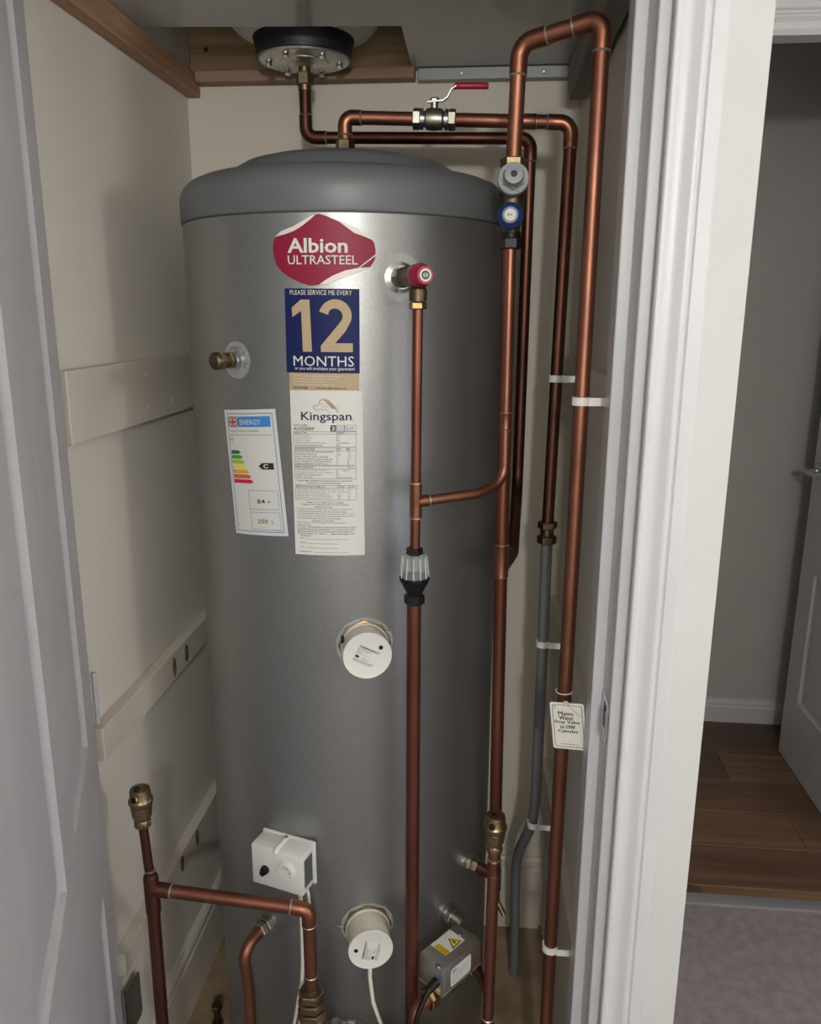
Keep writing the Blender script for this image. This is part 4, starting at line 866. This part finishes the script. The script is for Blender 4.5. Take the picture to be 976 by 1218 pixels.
link('latch', box(BM(), (-.050, -.018, .048), (-.0425, -.008, .0525), .0008, mf), M['chrome'], mv)
tf2 = lambda off: (lambda x, y: mf @ Vector((x, y, .052+off)))
w1 = link('warning_sticker', rect(BM(), -.022, -.010, .028, .025, tf2(.0004)), M['paper'], mv, smooth=0)
# text reads from the end with the cable: local y is across
tri = BM(); 
c_ = (.003, .0005); 
def tri_pts(r_): return [(c_[0]+.004+r_*math.cos(R(a_)), c_[1]+r_*math.sin(R(a_))) for a_ in (0, 120, 240)]
# triangle pointing to the right front, black border then yellow
TT = [(.022, -.007), (-.003, -.0085), (.010, .013)]
cx_, cy_ = sum(q[0] for q in TT)/3, sum(q[1] for q in TT)/3
shr = lambda k: [(cx_+(q[0]-cx_)*k, cy_+(q[1]-cy_)*k) for q in TT]
link('triangle', flat(BM(), TT, tf2(.0007)), M['ink'], w1, smooth=0); link('triangle_field', flat(BM(), shr(.76), tf2(.0010)), M['yellow'], w1, smooth=0)
link('lightning_bolt', flat(BM(), [(.0115, .0055), (.0070, -.0018), (.0100, -.0018), (.0085, -.0065), (.0140, .0005), (.0108, .0005), (.0135, .0050)], tf2(.0013)), M['ink'], w1, smooth=0)
link('yellow_band', rect(BM(), -.022, -.010, -.0105, .018, tf2(.0007)), M['yellow'], w1, smooth=0)
t_ = BM(); up_t = lambda off: (lambda x, y: mf @ Vector((-.0222+y+.0, .0 - x, .052+off)))
for i, s in enumerate(('WARNING! ISOLATE', 'ELECTRICAL SUPPLY', 'BEFORE REMOVING')): text(t_, s, -.0165, .0085-i*.0032, .0085, .0107-i*.0032, up_t(.001), .01)
for i, s in enumerate(('Valve body', 'ensure power', 'is isolated')): text(t_, s, -.0240, .012+.0085-i*.0032+.012, -.010, .012+.0105-i*.0032+.012, up_t(.001)) if False else None
link('print', t_, M['ink'], w1, smooth=0)
sd = lambda off: (lambda x, y: mf @ Vector((x, -.0275-off, y)))
w2 = link('spec_sticker', flat(BM(), [(-.030, .008), (-.027, .0045), (.020, .0045), (.023, .008), (.023, .036), (.020, .040), (-.027, .040), (-.030, .036)], sd(.0005)), M['paper'], mv, smooth=0)
t_ = BM(); text(t_, 'EPH', -.026, .030, -.014, .036, sd(.0009), .02)
for i, s in enumerate(('2 PORT MOTORISED VALVE 22mm', '230V 50Hz  5VA', 'Max. 8.6 bar  88°C', 'IP40  Class II')): text(t_, s, -.026, .0245-i*.005, -.026+(.040, .022, .026, .020)[i], .0268-i*.005, sd(.0009))
link('print', t_, M['ink_grey'], w2, smooth=0)
vf2 = mf @ Matrix.Translation((0, 0, -.020)) @ Matrix.Rotation(R(90), 4, 'Y')
link('brass_body', lathe(BM(), [(.012, -.060), (.012, -.030), (.017, -.020), (.018, 0), (.017, .020), (.012, .030), (.012, .056)], vf2, 28), M['brass_bright'], mv)
link('brass_nut', hexnut(BM(), .0195, -.060, -.042, vf2), M['brass_bright'], mv); link('brass_nut', hexnut(BM(), .0175, .042, .058, vf2), M['brass_bright'], mv)
e0 = vf2 @ Vector((0, 0, -.058)); e1 = vf2 @ Vector((0, 0, -.088))
link('copper_tail', tube(BM(), fillet([e0, e1, (e1.x-.004, e1.y-.003, .001)], .022), .011, 18), M['copper'], mv)
r0_ = vf2 @ Vector((0, 0, .05)); 
p, dr = radial(50.5, .437, CR)
link('copper_tail', tube(BM(), fillet([r0_, r0_+bx*.014+Vector((0, 0, -.0)), Vector((.034, 1.225, .33)), Vector((.0345, 1.203, .31))], .015), .0085, 14), M['copper_dark'], mv)
f = rframe(47.4, .446, CR-.002)
bn = thing('cylinder_boss', 'nickel boss fitting on the cylinder behind the silver valve box', 'pipe fitting', radial(47.4, .43, CR)[0])
link('nut', hexnut(lathe(BM(), [(.020, 0), (.020, .003), (.0145, .005), (.0145, .015)], f, 24), .0165, .010, .021, f), M['nickel'], bn)
link('neck', lathe(BM(), [(.0125, .018), (.0125, .045), (.0, .046)], f, 20), M['nickel'], bn)
gl = mf @ Vector((-.0485, -.012, .020)); 
link('cable_gland', tube(BM(), [gl+bx*.004, gl-bx*.012+Vector((0, 0, -.003)), gl-bx*.022+Vector((0, 0, -.007))], [.0085, .0075, .0055], 14), M['black'], mv)
link('cable', tube(BM(), fillet([gl-bx*.004, gl-bx*.022+Vector((0, 0, -.007)), gl-bx*.046+Vector((0, 0, -.035)), gl-bx*.058+Vector((0, 0, -.09)), gl-bx*.062+Vector((0, 0, -.425))], .04), .0044, 12), M['black'], mv)

# white control cables dropping behind the crossing pipe
def cable(pts, label, r_=.0036, name='control_cable'):
    return tag(link(name, tube(BM(), fillet(pts, .08, 8), r_, 10), M['cable_white']), label, 'cable')
cable([(-.300, 1.183, .574), (-.293, 1.172, .545), (-.293, 1.172, .42), (-.300, 1.168, .30), (-.303, 1.165, .001)], 'thicker white cable hanging straight below the thermostat')
cable([(-.291, 1.190, .574), (-.282, 1.185, .545), (-.282, 1.183, .46), (-.300, 1.180, .36), (-.318, 1.172, .25), (-.32, 1.17, .001)], 'thinner white cable curving away behind the straight one', .0030)

# pipe clips
def clip(x, y, z, r_, wx, label, tilt=0):
    bm = BM(); n = 22; h = .006; ro, ri = r_+.0032, r_+.0006
    a0, a1 = R(35), R(325)
    prs = []
    for i in range(n+1):
        a = a0+(a1-a0)*i/n; c, s = math.cos(a), math.sin(a)
        prs.append([bm.verts.new((x+q*c, y+q*s, z+hz_)) for q, hz_ in ((ri, -h), (ro, -h), (ro, h), (ri, h))])
    for a_, b_ in zip(prs, prs[1:]):
        for i in range(4): bm.faces.new((a_[i], a_[(i+1) % 4], b_[(i+1) % 4], b_[i]))
    bm.faces.new(prs[0]); bm.faces.new(prs[-1])
    box(bm, (x+r_*.85, y-ro, z-h), (wx, y-ro+.0026, z+h), .0004);
    return tag(link('pipe_clip', bm, M['clip']), label, 'pipe clip')
clip(.1397, 1.2, 1.405, .011, .1722, 'white clip high on the tallest copper pipe beside the frame')
clip(.1385, 1.2, .893, .011, .1722, 'white clip on the tallest copper pipe behind the hanging tag')
clip(.1380, 1.2, .462, .011, .1722, 'white clip lowest on the tallest copper pipe near the floor')
clip(.1249, CY, 1.416, .011, .1675, 'white clip on the dark copper pipe above the brass coupling')
clip(.1236, CY+.001, .912, .0108, .1675, 'white clip on the grey pipe below the brass coupling')
clip(.1225, 1.476, .512, .0108, .1710, 'white clip on the grey pipe just above its kink')

# hanging tag
tg = thing('valve_tag', 'white tag printed Mains Water Stop Valve, tied to the tallest pipe', 'tag', (.145, 1.165, .862))
xd = Vector((.050, -.016, .0068)).normalized(); zd = Vector((-.03, 0, 1)).normalized(); zd = (zd-xd*zd.dot(xd)).normalized(); nd = xd.cross(zd)
tgm = Matrix((xd, zd, nd)).transposed().to_4x4(); tgm.translation = Vector((.1225, 1.1695, .862))
rr_ = .003
def rrect(w_, h_, r_, o=0): return [(cx_+r_*math.cos(R(a_)), cy_+r_*math.sin(R(a_))) for cx_, cy_, s_ in ((w_-r_-o, h_-r_-o, 0), (r_+o, h_-r_-o, 90), (r_+o, r_+o, 180), (w_-r_-o, r_+o, 270)) for a_ in (s_, s_+30, s_+60, s_+90)]
tw, tH = .0535, .078
link('plate', prism(BM(), rrect(tw, tH, rr_), -.0006, .0006, tgm), M['tag'], tg, smooth=0)
tfn = lambda x, y: tgm @ Vector((x, y, .0009))
o1, o2 = rrect(tw, tH, .003, .0035), rrect(tw, tH, .0027, .0043); t_ = BM()
for i in range(16): flat(t_, [o1[i], o1[(i+1) % 16], o2[(i+1) % 16], o2[i]], tfn)
for s, x0, x1, y in (('Mains', .0135, .0345, .0575), ('Water', .0145, .0345, .0500), ('Stop Valve', .0065, .0440, .0425), ('to HW', .0150, .0360, .0350), ('Cylinder', .0110, .0405, .0270)):
    heavy(t_, s, x0-.0015, y-.0004, x1+.001, y+.0062, tfn, .0006)
text(t_, '2.', .006, .0685, .0105, .0725, tfn); text(t_, 'www.labels.eu', .013, .0075, .040, .0098, tfn, .01)
link('print', t_, M['ink'], tg, smooth=0)
link('cable_tie', tube(box(BM(), (.0225, .074, .0008), (.0305, .082, .005), .001, tgm), fillet([tgm @ Vector((.026, .078, .002)), tgm @ Vector((.040, .066, .005)), tgm @ Vector((.047, .058, .003))], .005), .0008, 8), M['cream_plastic'], tg)
link('tie_loop', tube(BM(), [(.137+.0128*math.cos(a_), 1.2+.0128*math.sin(a_), .945) for a_ in [2*math.pi*i/20 for i in range(21)]], .0012, 6), M['cream_plastic'], tg)

# floor anchor bolt
fb = thing('anchor_bolt', 'rusty anchor bolt standing on the floor beside the cylinder', 'bolt', (-.553, 1.425, 0))
bfm = Matrix.Translation((-.553, 1.425, 0))
link('shank', lathe(BM(), [(.007, 0), (.007, .04)], bfm, 16), M['brass_dull'], fb); link('washer', lathe(BM(), [(.013, .0), (.013, .002)], bfm, 20), M['brass_dull'], fb)
link('head', hexnut(BM(), .0125, .036, .047, bfm), M['brass_dull'], fb)

for o in bpy.data.objects:
    if o.name.split('.')[0] in ('small_print', 'print', 'scale_marks', 'handwriting', 'emblem', 'stamping') or (o.name.startswith('lettering') and o.parent and o.parent.name in ('energy_label', 'ring_sticker')): o['kind'] = 'stuff'
